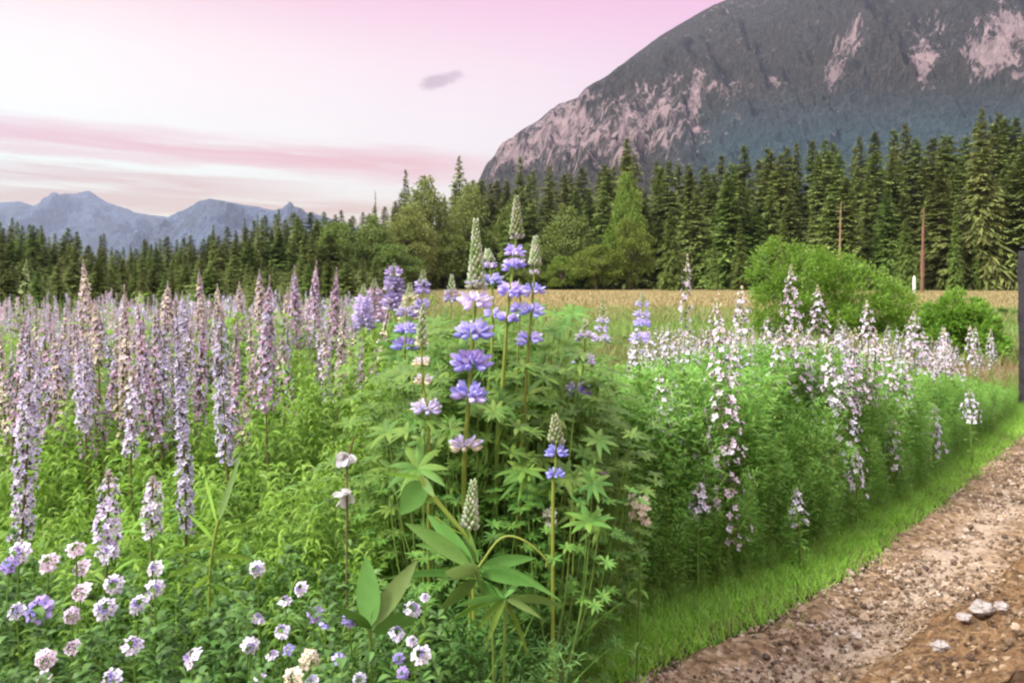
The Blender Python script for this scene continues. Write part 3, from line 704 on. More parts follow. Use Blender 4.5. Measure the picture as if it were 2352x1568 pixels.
# repeats behind them
TPL = [flower_spike('meadow_spire', 1.1, .42 + .05 * (k % 3), .022 + .006 * (k % 3), .0125, 52 + 8 * (k % 4), [LAVM, MAUM, ROSM, LAVM, MAUM][k % 5], 900 + k, leaves=18, taper=.2) for k in range(8)]
used = [False] * 8
def repeat(p, h, label, group):
    k = int(rng.integers(8)); o = TPL[k] if not used[k] else copy_tree(TPL[k]); used[k] = True
    place(o, p, label, 'flower', group); s = h / 1.1; o.scale = (s * 1.05, s * 1.05, s)
    o.rotation_euler.x = rng.normal(0, .08); o.rotation_euler.y = rng.normal(0, .09)
n = 0
while n < 240:
    y = 2.9 + 10.5 * rng.random() ** 1.4
    u = rng.uniform(-60, 830); x = (u * K - 512) / F * y
    if y < 3.6 and u > 520: continue
    v = rng.uniform(690, 815) + (10 if u < 300 else 0) - (35 * rng.random() if rng.random() < .15 else 0); z = H - (v * K - 280) / F * y
    if z < .72 or z > 1.32: continue
    repeat((x, y, 0), z, 'lavender pink flower spire in the crowded flower mass before the dark forest', 'crowded flower spires of the meadow'); n += 1

# flowers of the same kind further back, past counting
SV, SF, SM = [], [], []
for k, mi in enumerate((0, 1, 2, 0)):
    rr = np.random.default_rng(960 + k); b = Buf(); nf = 34; q = (np.arange(nf) + rr.random(nf)) / nf; a = rr.random(nf) * 6.28; rd = .035 * (.15 + .85 * np.minimum(1, q * 1.3)) * (.5 + .7 * rr.random(nf))
    C = np.c_[np.cos(a) * rd, np.sin(a) * rd, 1 - .5 * q]; petals(b, C, np.c_[np.cos(a), np.sin(a), .4 + 0 * a], .02, 4, mi, wid=.9, nseg=1, r=rr)
    b.add(*strips([[0, 0, .2]], [[0, 0, 1.]], .8, .006, 0, 0, nseg=2, prof='grass'), m=3); v_, f_, m_ = b.arrays(); SV.append(v_); SF.append(f_); SM.append(m_)
rr = np.random.default_rng(970); n = 650; Y = 4.5 + 13 * rr.random(n) ** 1.2; u = rr.uniform(-120, 860, n); X = (u * K - 512) / F * Y; b = Buf(); w = rr.integers(0, 4, n)
for k in range(4):
    q = w == k; c = q.sum()
    b.add(*scatter(SV[k], SF[k], SM[k], tilt(rr.random(c) * 6.28, rr.normal(0, .08, c), rr.normal(0, .08, c)), np.c_[X[q], Y[q], np.zeros(c)], np.minimum(rr.uniform(.62, 1.0, c) + .10 * (rr.random(c) < .12), 1.05)))
far_bloom = b.build('distant_flower_field', [M['lav'], M['mauve'], M['rosy'], M['grass']]); far_bloom['kind'] = 'stuff'

# ------------------------------------------------------------------ lupines
def lupine_floret():
    b = Buf()
    pts = curve([[0, 0, 0], [.25, 0, .5], [.2, 0, 1.0]], 6)      # keel and wings: a small curved pod
    b.add(*tube(pts, [.05, .17, .22, .22, .16, .04], 6), m=0)
    for sg in (-1, 1):                                            # banner halves, folded back
        b.add(*strips([[0, 0, .1]], [[-.35, sg * .28, .9]], .9, .5, 0, sg * .6, side=[[.2, 1, 0]], nseg=3, prof='petal'), m=1)
    return b.arrays()
LV, LF, LM = lupine_floret()
def whorl(parent, c, rad, n, mi, mats, seed, up=.25, squash=1.):
    r = np.random.default_rng(seed); b = Buf()
    for ring, (k, uz, rf) in enumerate([(n, up - .25, .30), (max(3, n - 2), up + .35, .22)]):
        a = np.arange(k) * 2 * PI / k + r.random() * 6 + r.normal(0, .12, k)
        A = norm(np.c_[np.cos(a), np.sin(a), uz + r.normal(0, .12, k)])
        T = A * rad * rf
        X = np.c_[np.zeros(k), np.zeros(k), np.full(k, -1.)]      # banner side faces up
        x = norm(X - A * (X * A).sum(1, keepdims=True)); yv = np.cross(A, x)
        R = np.stack([x, yv, A], -1)
        V, Fq, Mi = scatter(LV, LF, LM, R, T, rad * (.72 - .1 * ring) * (.9 + .2 * r.random(k)))
        b.add(V, Fq, Mi)
        b.add(*strips(np.zeros((k, 3)), A, rad * .32, .0022, 0, 0, nseg=1, prof='oval'), m=2)
    o = b.build('flower_whorl', [M[mats[0]], M[mats[1]], M['stem']], parent, c); return o
def bud_cone(parent, p0, p1, r0, r1, n, mats, seed, size=.0052):
    r = np.random.default_rng(seed); b = Buf(); p0 = np.array(p0); p1 = np.array(p1)
    q = (np.arange(n) + .5) / n; a = np.arange(n) * 2.39996; rr = (r0 + (r1 - r0) * q) * np.clip(1.15 - .1 * r.random(n), 0, 2)
    C = p0 + (p1 - p0) * q[:, None] + np.c_[np.cos(a) * rr, np.sin(a) * rr, np.zeros(n)]
    A = np.c_[np.cos(a), np.sin(a), .9 + q * 2]; s = size * (1.15 - .6 * q)
    w = r.random(n) < .5
    buds(b, C[w], A[w], s[w], 0, r); buds(b, C[~w], A[~w], s[~w], 1, r)
    return b.build('bud_tip', [M[m] for m in mats], parent)
def palmate_leaf(parent, c, foot, size, nl, axis, seed, mat='lupleaf'):
    """one lupine leaf: finger-like leaflets on a stalk that comes from the foot of the plant"""
    r = np.random.default_rng(seed); b = Buf(); A = norm(np.array([axis]))[0]
    R = frames(A[None], np.array([r.random() * 6.28]))[0]
    th = np.arange(nl) * 2 * PI / nl + r.normal(0, .08, nl)
    d = norm(np.cos(th)[:, None] * R[:, 0] + np.sin(th)[:, None] * R[:, 1] + A * (.30 + .2 * r.random((nl, 1))))
    b.add(*strips(np.repeat([c], nl, 0), d, size * (.8 + .35 * r.random(nl)), size * .24, .22 + .15 * r.random(nl), 0, side=np.cross(d, A), nseg=5, prof='lance', fold=.35), m=0)
    mid = (np.array(c) + np.array(foot)) / 2 + (np.array(c) - np.array(foot)) * [.2, .2, -.05]
    b.add(*tube(curve([foot, mid, c], 8), np.linspace(.0028, .0015, 8), 5), m=1)
    return b.build('leaf', [M[mat], M['stem']], parent)

def lupine(y, stem_uv, whorls, cone, label, rw=.0, stem_mat='yellowstem', r_stem=.0075, leaves=(), lsize=.056, seed=0, cat='flower', group=None, conemats=('bud', 'budwhite')):
    P = np.array([at(u, v, y) for u, v in stem_uv]); foot = np.array([P[-1][0], y, 0])
    t = empty('lupine', foot, label=label, cat=cat, group=group)
    pts = np.vstack([P, [[P[-1][0], y, -.02]]]) if P[-1][2] > .03 else P
    c = curve(pts[::-1], 30) - foot; s = Buf(); s.add(*tube(c, np.linspace(r_stem, r_stem * .35, 30), 7)); s.build('stem', M[stem_mat], t)
    zs = c[:, 2]
    def on(v): z = H - (v * K - 280) / F * y; i = np.argmin(np.abs(zs - z)); return c[i]
    for k, (v, w, n, mats) in enumerate(whorls):
        whorl(t, on(v), w * .80 * K / F * y, max(n - 1, 4), 0, mats, seed * 50 + k)
    if cone:
        v0, v1, w0, w1, n = cone
        bud_cone(t, on(v0), on(v1) + [0, 0, .004], w0 * .66 * K / F * y, w1 * .6 * K / F * y, n, conemats, seed)
    r = np.random.default_rng(seed + 5000)
    for k, (u, v, dy, sz) in enumerate(leaves):
        p = at(u, v, y + dy) - foot
        palmate_leaf(t, p, [r.normal(0, .02), r.normal(0, .02), min(max(.05, p[2] * .35), .4)], sz * lsize, int(r.integers(7, 10)), [r.normal(0, .4), -.55 + r.normal(0, .3), .8], seed * 100 + k)
    return t
B, BP, CR = ('blue', 'bluepale'), ('bluepale', 'whitelav'), ('cream', 'whitelav')
PB = ('bluepale', 'blue')
r9 = np.random.default_rng(91)
def leafset(n, u0, u1, v0, v1, dy=(-.15, .5), s=(.8, 1.3)):
    return [(r9.uniform(u0, u1), r9.uniform(v0, v1), r9.uniform(*dy), r9.uniform(*s)) for _ in range(n)]
lupine(2.0, [(1093, 505), (1095, 640), (1086, 770), (1078, 900), (1068, 1040), (1066, 1150), (1076, 1225), (1086, 1290)],
       [(1015, 50, 7, ('cream', 'bluepale')), (912, 58, 8, PB), (832, 62, 8, ('blue', 'purple')), (762, 60, 9, B), (702, 52, 8, BP), (655, 36, 6, ('budwhite', 'bluepale'))],
       (640, 503, 25, 7, 120), 'main lupine, its blue whorls spaced far down a thick yellow green stem', seed=1, r_stem=.0095,
       leaves=leafset(26, 900, 1260, 800, 1130, (.05, .35)) + [(960, 1075, -.1, 1.5), (1200, 1080, -.05, 1.3), (1210, 905, .12, 1.3), (1150, 930, .05, 1.1), (1280, 960, .1, 1.)])
lupine(2.1, [(1187, 452), (1186, 540), (1178, 620), (1166, 720), (1158, 840), (1140, 1100)],
       [(740, 36, 6, B), (657, 42, 7, ('blue', 'bluepale')), (607, 36, 6, B), (568, 34, 5, PB), (548, 20, 4, ('budwhite', 'bluepale'))], (538, 452, 19, 6, 76),
       'tallest lupine, its pale pointed bud tip rising above all other flowers', seed=2, r_stem=.007, leaves=leafset(20, 1080, 1330, 700, 1000, (.1, .5)))
lupine(2.05, [(1230, 545), (1227, 640), (1216, 770), (1210, 860), (1195, 1120)],
       [(778, 40, 7, B), (702, 40, 7, ('blue', 'bluepale')), (657, 36, 6, PB), (618, 18, 5, ('budwhite', 'bluepale'))], (616, 543, 15, 6, 80),
       'lupine with a stubby green bud cone beside the tallest lupine', seed=3, r_stem=.0065, leaves=leafset(22, 1150, 1380, 780, 1100, (.0, .5)))
lupine(2.2, [(1120, 575), (1128, 640), (1132, 700), (1130, 800), (1120, 1000)],
       [(725, 30, 6, B), (640, 38, 7, B), (604, 24, 5, BP)], (598, 562, 14, 6, 40), 'half hidden blue lupine between the main and the tallest lupine', seed=4, r_stem=.006,
       leaves=leafset(14, 1000, 1200, 720, 900, (.1, .5)))
lupine(2.15, [(1192, 640), (1195, 700), (1190, 800), (1185, 1000)],
       [(712, 32, 6, B), (672, 30, 6, ('blue', 'bluepale'))], None, 'small blue lupine with two close whorls behind the green coned lupine', seed=5, r_stem=.005, leaves=leafset(8, 1050, 1250, 740, 860, (.2, .5)))
lupine(1.95, [(972, 700), (968, 800), (972, 880), (982, 960), (985, 1100)],
       [(930, 46, 8, ('bluepale', 'whitelav')), (872, 32, 5, CR), (825, 30, 6, CR), (780, 22, 5, ('budwhite', 'cream'))], (780, 700, 14, 5, 40), 'slender cream and pale blue lupine to the side of the main lupine', seed=6, r_stem=.0055,
       leaves=leafset(16, 870, 1040, 960, 1160, (-.05, .3)))
lupine(2.4, [(1345, 735), (1342, 820), (1330, 890), (1312, 980)],
       [(890, 40, 8, B), (826, 36, 7, ('bluepale', 'whitelav')), (775, 32, 7, BP)], (770, 732, 12, 5, 26), 'pale blue lupine at the outer edge of the clump facing the path', seed=7, r_stem=.005, leaves=leafset(18, 1250, 1400, 860, 1100, (-.1, .3)))
lupine(1.85, [(1275, 955), (1277, 1040), (1274, 1100), (1270, 1180)],
       [(1085, 30, 6, ('blue', 'blue')), (1042, 36, 7, ('blue', 'blue'))], (1020, 955, 22, 8, 46), 'short deep blue lupine low in the leaves below the clump', seed=8, r_stem=.005, leaves=leafset(12, 1200, 1380, 1080, 1220, (.02, .3)))
lupine(1.8, [(1088, 1105), (1082, 1170), (1078, 1215), (1080, 1300)], [], (1212, 1104, 24, 9, 80), 'unopened green white bud cone standing beside the foot of the thick stem', seed=9, r_stem=.005)
lupine(4.4, [(905, 605), (905, 700), (910, 820)], [(v, 26 + (v - 610) * .1, 7, ('lav', 'purple')) for v in range(628, 712, 13)], (640, 603, 14, 5, 30), 'dense greyish purple lupine spire behind the clump before the dark trees', seed=10, r_stem=.006, leaves=leafset(8, 870, 960, 800, 850, (-.2, .2), (2, 2.6)), lsize=.06)
lupine(3.6, [(972, 620), (970, 700), (965, 800)], [(v, 24, 6, ('purple', 'bluepale')) for v in (655, 672, 690, 706)], (650, 618, 14, 5, 30), 'purple lupine spire with a pale tip behind the slender cream lupine', seed=11, r_stem=.005, leaves=leafset(8, 930, 1010, 740, 820, (-.2, .2), (1.6, 2.2)), lsize=.06)
lupine(3.0, [(935, 690), (932, 760), (930, 860)], [(718, 34, 7, ('purple', 'lav')), (756, 34, 8, B), (796, 40, 8, ('blue', 'purple'))], None, 'violet lupine with three wide whorls left behind the cream lupine', seed=12, r_stem=.005, leaves=leafset(8, 890, 980, 800, 880, (-.2, .2), (1.3, 1.8)), lsize=.065)
lupine(3.4, [(1038, 632), (1036, 700), (1030, 800)], [(690, 26, 7, ('lav', 'bluepale')), (672, 22, 6, ('mauve', 'lav'))], (665, 630, 12, 4, 26), 'pale pointed lupine spire just left behind the main lupine', seed=13, r_stem=.005)
lupine(4.6, [(1385, 682), (1385, 740), (1380, 800)], [(755, 24, 6, BP), (735, 22, 6, BP), (775, 30, 6, BP)], (730, 680, 13, 4, 30), 'pale spire standing alone before the tan field beside the lupine clump', seed=14, r_stem=.005)
lupine(4.6, [(1476, 670), (1474, 740), (1470, 820)], [(700, 22, 6, BP), (720, 26, 6, BP), (745, 28, 7, B), (775, 32, 7, B)], (695, 668, 12, 4, 30), 'bluish lupine spire before the tan field left of the pale meadow flowers', seed=15, r_stem=.005)
for i, (u, v, y, lab) in enumerate([(860, 640, 4.8, 'greyish pink lupine spire beside the dense greyish purple one'), (835, 655, 4.6, 'greyish lupine spire at the end of the lavender flower mass'), (942, 650, 4.2, 'cream tipped thin spire beside the purple lupine spire')]):
    lupine(y, [(u, v), (u, v + 80), (u, v + 180)], [(v + 32 + 14 * j, 26 + 3 * j, 7, [('lav', 'mauve'), ('lav', 'bluepale'), ('cream', 'budwhite')][i]) for j in range(5)], (v + 26, v, 12, 4, 30), lab, seed=20 + i, r_stem=.005)

# broad-leaved plants at the foot of the clump
def leaf_part(parent, p, tip, w, mat, droop=.0, fold=.25, name='leaf', prof='lance', nseg=8, roll=0.):
    p, tip = np.array(p), np.array(tip); d = tip - p; L = np.linalg.norm(d)
    d2 = d + np.array([0, 0, droop * L])
    b = Buf(); s = norm(np.cross(d2, [0.3, 1., 0.3]))
    b.add(*strips([p], [d2 / L], np.linalg.norm(d2), w, droop * L / np.linalg.norm(d2), roll, side=[s], nseg=nseg, prof=prof, fold=fold))
    return b.build(name, mat, parent)
def leafy_plant(name, foot, y, leaf_uv, label, cat='plant', stems=()):
    f = at(*foot, y); org = np.array([f[0], y, 0]); t = empty(name, org, label=label, cat=cat)
    for (u0, v0, u1, v1, w, mat, droop, dy) in leaf_uv:
        leaf_part(t, at(u0, v0, y) - org, at(u1, v1, y + dy) - org, w * K / F * y, M[mat], droop)
    for k, (pts, r, mat) in enumerate(stems):
        b = Buf(); q = [at(u, v, y) - org for u, v in pts]
        b.add(*tube(curve(q, 16), np.linspace(r, r * .7, 16), 6)); b.build('stem', M[mat], t)
    return t
leafy_plant('broadleaf_plant', (850, 1440), 1.5, [(848, 1440, 842, 1275, 62, 'broad', 0, 0), (850, 1440, 958, 1285, 44, 'palebroad', .05, .0), (852, 1445, 770, 1390, 40, 'deep', .15, -.05), (855, 1450, 960, 1420, 46, 'deep', .2, .05)],
            'plant with two large pointed leaves standing up in a V', stems=[([(850, 1440), (852, 1500), (856, 1600)], .004, 'stem')])
leafy_plant('oval_leaf_plant', (1100, 1330), 1.7, [(1098, 1310, 1022, 1312, 58, 'palebroad', .02, -.05), (1102, 1305, 1230, 1280, 34, 'broad', .18, -.02), (1105, 1320, 1225, 1345, 40, 'broad', .22, -.08), (1095, 1325, 880, 1330, 22, 'broad', .25, .0), (1100, 1330, 1180, 1440, 30, 'deep', .1, -.05), (1095, 1330, 1010, 1400, 34, 'deep', .1, -.05),
            (1090, 1290, 955, 1250, 36, 'broad', .2, .1), (1100, 1290, 1050, 1180, 44, 'broad', 0, .15), (1090, 1295, 980, 1180, 56, 'broad', .0, .12), (1085, 1300, 930, 1200, 50, 'broad', .1, .1), (1104, 1300, 1290, 1380, 30, 'broad', .3, -.1)],
            'plant of broad oval leaves spreading below the thick lupine stem', stems=[([(1095, 1310), (1110, 1370), (1130, 1440), (1135, 1640)], .0045, 'stem'), ([(1100, 1300), (1150, 1235), (1200, 1238), (1252, 1280), (1255, 1300)], .0028, 'yellowstem')])
leafy_plant('drooping_leaf_plant', (1160, 1640), 1.65, [(1160, 1375, 1040, 1395, 24, 'broad', .28, -.03), (1160, 1375, 1080, 1470, 16, 'grass', .35, 0), (1162, 1376, 1245, 1420, 24, 'palebroad', .25, -.05), (1160, 1372, 1100, 1330, 22, 'broad', .1, .1), (1160, 1372, 1200, 1325, 30, 'broad', .1, .1), (1162, 1376, 1290, 1390, 26, 'broad', .25, .05), (1160, 1378, 1110, 1500, 14, 'grass', .3, -.03), (1160, 1378, 1215, 1510, 14, 'grass', .3, .03), (1158, 1376, 1020, 1440, 18, 'grass', .4, .0), (1162, 1376, 1160, 1300, 20, 'broad', 0, .12)],
            'plant with a star of drooping narrow leaves on a pale upright stalk by the path', stems=[([(1160, 1375), (1160, 1450), (1157, 1540), (1156, 1660)], .0036, 'stem')])
leafy_plant('arching_leaf_plant', (1080, 1290), 1.78, [(965, 1092, 998, 1140, 24, 'palebroad', .0, -.02), (966, 1095, 880, 1085, 12, 'shoot', .0, 0), (975, 1105, 920, 1180, 60, 'broad', .1, .05)],
            'arching yellow green stalk with one pale folded leaf at its tip', stems=[([(962, 1092), (1000, 1145), (1050, 1205), (1078, 1240), (1086, 1300), (1088, 1420)], .006, 'yellowstem'), ([(998, 1185), (1040, 1215), (1070, 1228)], .0025, 'yellowstem')])
leafy_plant('tall_leaf_shoot', (480, 1330), 1.75, [(500, 1200, 553, 1040, 15, 'palebroad', 0, .0), (495, 1220, 640, 1195, 12, 'grass', .1, 0), (490, 1240, 430, 1180, 14, 'shoot', .2, .05), (488, 1260, 400, 1270, 14, 'shoot', .3, 0), (486, 1280, 590, 1290, 16, 'grass', .3, -.03), (484, 1320, 420, 1380, 16, 'shoot', .3, -.05), (480, 1340, 570, 1400, 18, 'grass', .3, -.05), (498, 1200, 470, 1090, 14, 'shoot', .0, .08), (482, 1300, 380, 1330, 14, 'grass', .3, .05)],
            'leafy yellow green shoot with one long straw pale leaf pointing up', stems=[([(503, 1190), (492, 1240), (482, 1330), (476, 1600)], .0042, 'yellowstem')])
# white bell flowers
def white_bells():
    y = 1.9; org = np.array([at(795, 1200, y)[0], y, 0]); t = empty('white_bellflower', org, label='thin stem with two white bell shaped blossoms among the green grass', cat='flower')
    b = Buf(); b.add(*tube(curve([at(812, 1005, y) - org, at(798, 1060, y) - org, at(797, 1120, y) - org, [0, 0, 0]], 14), .0025, 5)); b.build('stem', M['redstem'], t)
    for (u, v, s, dn) in ((795, 1048, .028, -.2), (793, 1132, .034, -.9)):
        b = Buf(); c = (at(u, v, y) - org)[None]; petals(b, np.repeat(c, 2, 0) + [[0, 0, 0], [.0, -.004, .003]], np.array([[.2, -.8, dn], [-.2, -.9, dn]]), s, 5, 0, cup=.8, wid=.8, nseg=3)
        b.build('blossom', M['white'], t)
white_bells()
# cream cluster, dried head and others on the bank
def head_plant(name, u, v, y, w, hgt, n, fs, mats, label, seed, npet=4, cat='flower', stem='stem'):
    r = np.random.default_rng(seed); p = at(u, v, y); org = np.array([p[0], y, 0]); t = empty(name, org, label=label, cat=cat); mp = K / F * y
    b = Buf(); b.add(*tube(curve([[r.normal(0, .03), r.normal(0, .03), -.02], [0, 0, p[2] * .5], [0, 0, p[2] - hgt * mp * .2]], 10), .0026, 5)); b.build('stem', M[stem], t)
    C = r.normal(0, 1, (n, 3)); C = norm(C) * (r.random(n) ** .4)[:, None] * np.array([w, w, hgt]) * mp * .5
    A = norm(C / np.array([w, w, hgt]) / mp + [0, -.25, .5]); C = C + [0, 0, p[2]]
    b = Buf(); petals(b, C, A, fs * (.8 + .4 * r.random(n)), npet, 0, r=r); buds(b, C, A, np.full(n, fs * .14), 1, r)
    b.add(*strips(np.repeat([[0, 0, p[2] - hgt * mp * .55]], n, 0), C - [0, 0, p[2] - hgt * mp * .55], np.linalg.norm(C - [0, 0, p[2] - hgt * mp * .55], axis=1), .002, 0, 0, nseg=1, prof='oval'), m=2)
    b.build('blossom', [M[mats[0]], M[mats[1]], M['stem']], t)
    k = 14; z = r.random(k) * p[2] * .7; a = r.random(k) * 6.28; lb = Buf()
    lb.add(*strips(np.c_[np.zeros(k), np.zeros(k), z], np.c_[np.cos(a), np.sin(a), .6 * np.ones(k)], .07 * (.6 + .8 * r.random(k)), .012, .5, 0, nseg=4, fold=.3)); lb.build('foliage', M['fine' if u > 1000 else 'deep'], t)
    return t
head_plant('cream_flower', 1468, 1168, 2.25, 56, 80, 40, .011, ('cream', 'bud'), 'cream white flower cluster on the green bank near the lupine clump', 31)
head_plant('dried_seed_head', 1376, 1083, 2.3, 34, 26, 40, .008, ('rosy', 'rosy'), 'greyish dried seed head at the edge of the lupine leaves', 32)
head_plant('pale_bud_head', 1262, 1190, 1.95, 30, 60, 40, .008, ('budwhite', 'bud'), 'pale green bud head low in the leaves beside the arching stalk', 33)

# ------------------------------------------------------------------ small flower heads near the camera
def flower_head(seed, mats, nout=8, nin=5):
    """round head of small flowers on a thin stem, 1 unit = head radius; stem and leaves built in metres per use"""
    r = np.random.default_rng(seed); b = Buf()
    a = np.arange(nout) * 2 * PI / nout + r.normal(0, .15, nout)
    C = np.c_[np.cos(a) * .62, np.sin(a) * .62, r.normal(0, .1, nout)]; A = norm(np.c_[np.cos(a) * .8, np.sin(a) * .8, .9 * np.ones(nout)])
    petals(b, C, A, .44 * (.85 + .3 * r.random(nout)), 4, 0, cup=.25, wid=.85, nseg=3, r=r)
    a = r.random(nin) * 6.28; C2 = np.c_[np.cos(a) * .25, np.sin(a) * .25, .28 + r.normal(0, .05, nin)]
    petals(b, C2, norm(np.c_[np.cos(a) * .4, np.sin(a) * .4, np.ones(nin)]), .27, 4, 1, cup=.8, wid=.7, r=r)
    buds(b, np.vstack([C, C2]) + [0, 0, .05], np.vstack([A, np.repeat([[0, 0, 1.]], nin, 0)]), .07, 2, r)
    b.add(*strips(np.repeat([[0, 0, -.5]], nout, 0), C + [0, 0, .5], np.linalg.norm(C + [0, 0, .5], axis=1), .06, 0, 0, nseg=1, prof='oval'), m=3)
    return b.mesh('blossom', [M[mats[0]], M[mats[1]], M['calyx'], M['stem']])
HEADS = {k: [flower_head(700 + 10 * i + j, m, n) for j, n in enumerate((8, 7, 9))] for i, (k, m) in enumerate(dict(
    lilac=('whitelav', 'purple'), pink=('pinklilac', 'mauve'), purple=('purple', 'blue'), blue=('blue', 'bluepale'), cream=('cream', 'cream'), white=('white', 'purple')).items())}
def stem_mesh(seed, h=1.):
    r = np.random.default_rng(seed); b = Buf()
    b.add(*tube(curve([[r.normal(0, .05), .05, -.02], [r.normal(0, .02), .02, h * .5], [0, 0, h]], 10), .0018, 5)); s = b.mesh('stem', M['grass'])
    k = 22; z = h * r.random(k) * .9; a = r.random(k) * 6.28; b = Buf()
    b.add(*strips(np.c_[np.zeros(k), np.zeros(k), z], np.c_[np.cos(a), np.sin(a), .5 + .5 * r.random(k)], .055 * (.6 + .8 * r.random(k)), .010, .5, 0, nseg=4, fold=.3))
    return s, b.mesh('foliage', M['grass'])
STEMS = [stem_mesh(750 + j, .62) for j in range(4)]
def head(u, v, w, y, col, label, group=None):
    p = at(u, v, y); t = empty('small_flower', (p[0], y, 0), label=label, cat='flower', group=group)
    h = obj('blossom', HEADS[col][int(rng.integers(3))], t, (0, 0, p[2])); r = w * K / F * y / 2 * .92
    h.scale = (r, r, r); h.rotation_euler = (.75 + rng.normal(0, .3), rng.normal(0, .35), rng.random() * .8 - .4)
    s, f = STEMS[int(rng.integers(4))]; k = (p[2] - r * .4) / .62; rz = rng.random() * 6.28
    for q in (s, f):
        o = obj(q.name.split('.')[0], q, t); o.scale = (1, 1, k); o.rotation_euler.z = rz
lp = ('pale lilac flower head on a thin stem beneath the lavender spires', 'pale lilac flower heads beneath the lavender spires')
pk = ('pinkish lilac flower head on a thin stem beneath the lavender spires', 'pinkish lilac flower heads beneath the lavender spires')
sm = ('pale lilac flower head in the loose bunch before the V shaped leaves', 'pale lilac flower heads before the V shaped leaves')
bl = ('small blue violet flower head in the loose bunch before the V shaped leaves', 'blue violet flower heads before the V shaped leaves')
rt = ('lilac white flower head of the upright sprig under the pointed leaves', 'flower heads of the upright sprig under the pointed leaves')
for u, v, w, c, (lab, g) in [
    (45, 1268, 62, 'lilac', lp), (20, 1295, 50, 'purple', ('purple flower head at the foot of the thick lavender spire', None)), (112, 1290, 56, 'pink', pk), (175, 1258, 48, 'pink', pk), (186, 1302, 52, 'pink', pk), (245, 1268, 44, 'lilac', lp),
    (356, 1303, 44, 'white', ('whitish flower head, upper of two stacked heads under the starry white spire', None)), (356, 1350, 50, 'lilac', ('lilac white flower head, lower of two stacked heads under the starry white spire', None)), (262, 1340, 54, 'lilac', lp), (186, 1356, 56, 'pink', pk), (164, 1412, 44, 'pink', pk), (240, 1396, 60, 'lilac', lp), (318, 1386, 54, 'lilac', lp),
    (88, 1398, 72, 'purple', ('large purple flower head with a dark centre at the meadow edge', None)), (38, 1402, 48, 'lilac', lp), (166, 1484, 48, 'pink', pk), (104, 1512, 54, 'pink', pk), (305, 1480, 56, 'lilac', ('round lilac flower head on its own above the shaded grass', None)),
    (440, 1508, 60, 'lilac', ('large pale lilac flower head beside the dark gap in the grass', None)), (256, 1558, 60, 'lilac', lp), (100, 1560, 50, 'pink', pk),
    (590, 1305, 44, 'white', ('single whitish flower head standing in the grass above the loose bunch', None)), (690, 1350, 40, 'lilac', sm), (655, 1378, 38, 'lilac', sm), (593, 1418, 42, 'lilac', sm), (648, 1447, 44, 'lilac', sm), (575, 1482, 48, 'white', sm), (625, 1502, 34, 'lilac', sm),
    (722, 1408, 46, 'purple', ('violet and white flower head uppermost in the loose bunch', None)), (748, 1432, 34, 'blue', bl), (802, 1420, 42, 'purple', ('violet flower head right beneath the V shaped leaves', None)), (712, 1515, 56, 'cream', ('upright cream flower head low in the loose bunch', None)), (672, 1556, 60, 'cream', ('broad yellowish cream flower head lowest in the loose bunch', None)),
    (715, 1560, 40, 'white', sm), (782, 1512, 46, 'blue', bl), (662, 1490, 34, 'blue', bl), (596, 1550, 34, 'lilac', sm), (826, 1558, 38, 'lilac', sm),
    (948, 1398, 50, 'lilac', rt), (976, 1370, 26, 'lilac', rt), (912, 1452, 48, 'lilac', rt), (946, 1470, 32, 'lilac', rt), (966, 1502, 52, 'white', rt), (915, 1510, 30, 'purple', ('dark violet flower head of the upright sprig', None)), (925, 1545, 34, 'purple', rt)]:
    head(u, v, w, 1.36 + max(0, 1540 - v) / 300 * .36 + rng.uniform(-.04, .06), c, lab, g)

# ------------------------------------------------------------------ pale meadow flowers along the path
WL, WP = ('whitelav', 'white', 'budwhite'), ('pinklilac', 'white', 'cream')
WS = [
 (1655, 690, 1250, 3.15, 110, WP, 'largest pale flower plant by the path, flowering from tip down to the grass'),
 (1930, 725, 1130, 3.9, 95, WL, 'tall white lavender flower plant before the round bush, with flowers hanging low'),
 (1576, 588, 770, 4.6, 30, WP, 'very slender pale flower spire rising alone before the forest'),
 (1700, 660, 800, 4.6, 60, WP, 'pale pinkish flower spire just left of the round bush'),
 (1815, 612, 790, 4.8, 56, WP, 'tall whitish spire standing before the middle of the round bush'),
 (1878, 658, 790, 4.8, 50, WP, 'whitish spire, shorter one of the two before the round bush'),
 (1992, 692, 800, 5.0, 44, WP, 'greenish white spire before the shaded side of the round bush'),
 (2100, 718, 850, 5.4, 72, WP, 'wide whitish spire between the round bush and the low bush'),
 (2172, 755, 860, 5.8, 56, WP, 'pale spire before the low bush'),
 (1940, 740, 850, 4.9, 60, WL, 'blunt pale lavender plant under the taller whitish spires'),
 (1640, 690, 830, 4.8, 44, WP, 'short pale spire left of the pinkish spire'),
 (1760, 730, 830, 4.9, 60, WL, 'broad pale lavender spire under the left flank of the round bush'),
 (2050, 960, 1090, 4.2, 46, WL, 'small white flower cluster low on the bank above the path'),
 (2142, 930, 1050, 4.8, 50, WL, 'leaning row of white flowers on the bank below the low bush'),
 (1962, 1030, 1140, 3.75, 40, WL, 'bluish white flower cluster at the foot of the tall white lavender plant'),
 (1832, 1120, 1210, 3.3, 40, WL, 'small white flower cluster near the grass verge'),
 (2232, 895, 970, 5.2, 48, WL, 'whitish flower cluster on the bank close to the dark post'),
 (1610, 1110, 1180, 3.0, 40, WL, 'low bluish white flower cluster beside the largest pale flower plant'),
]
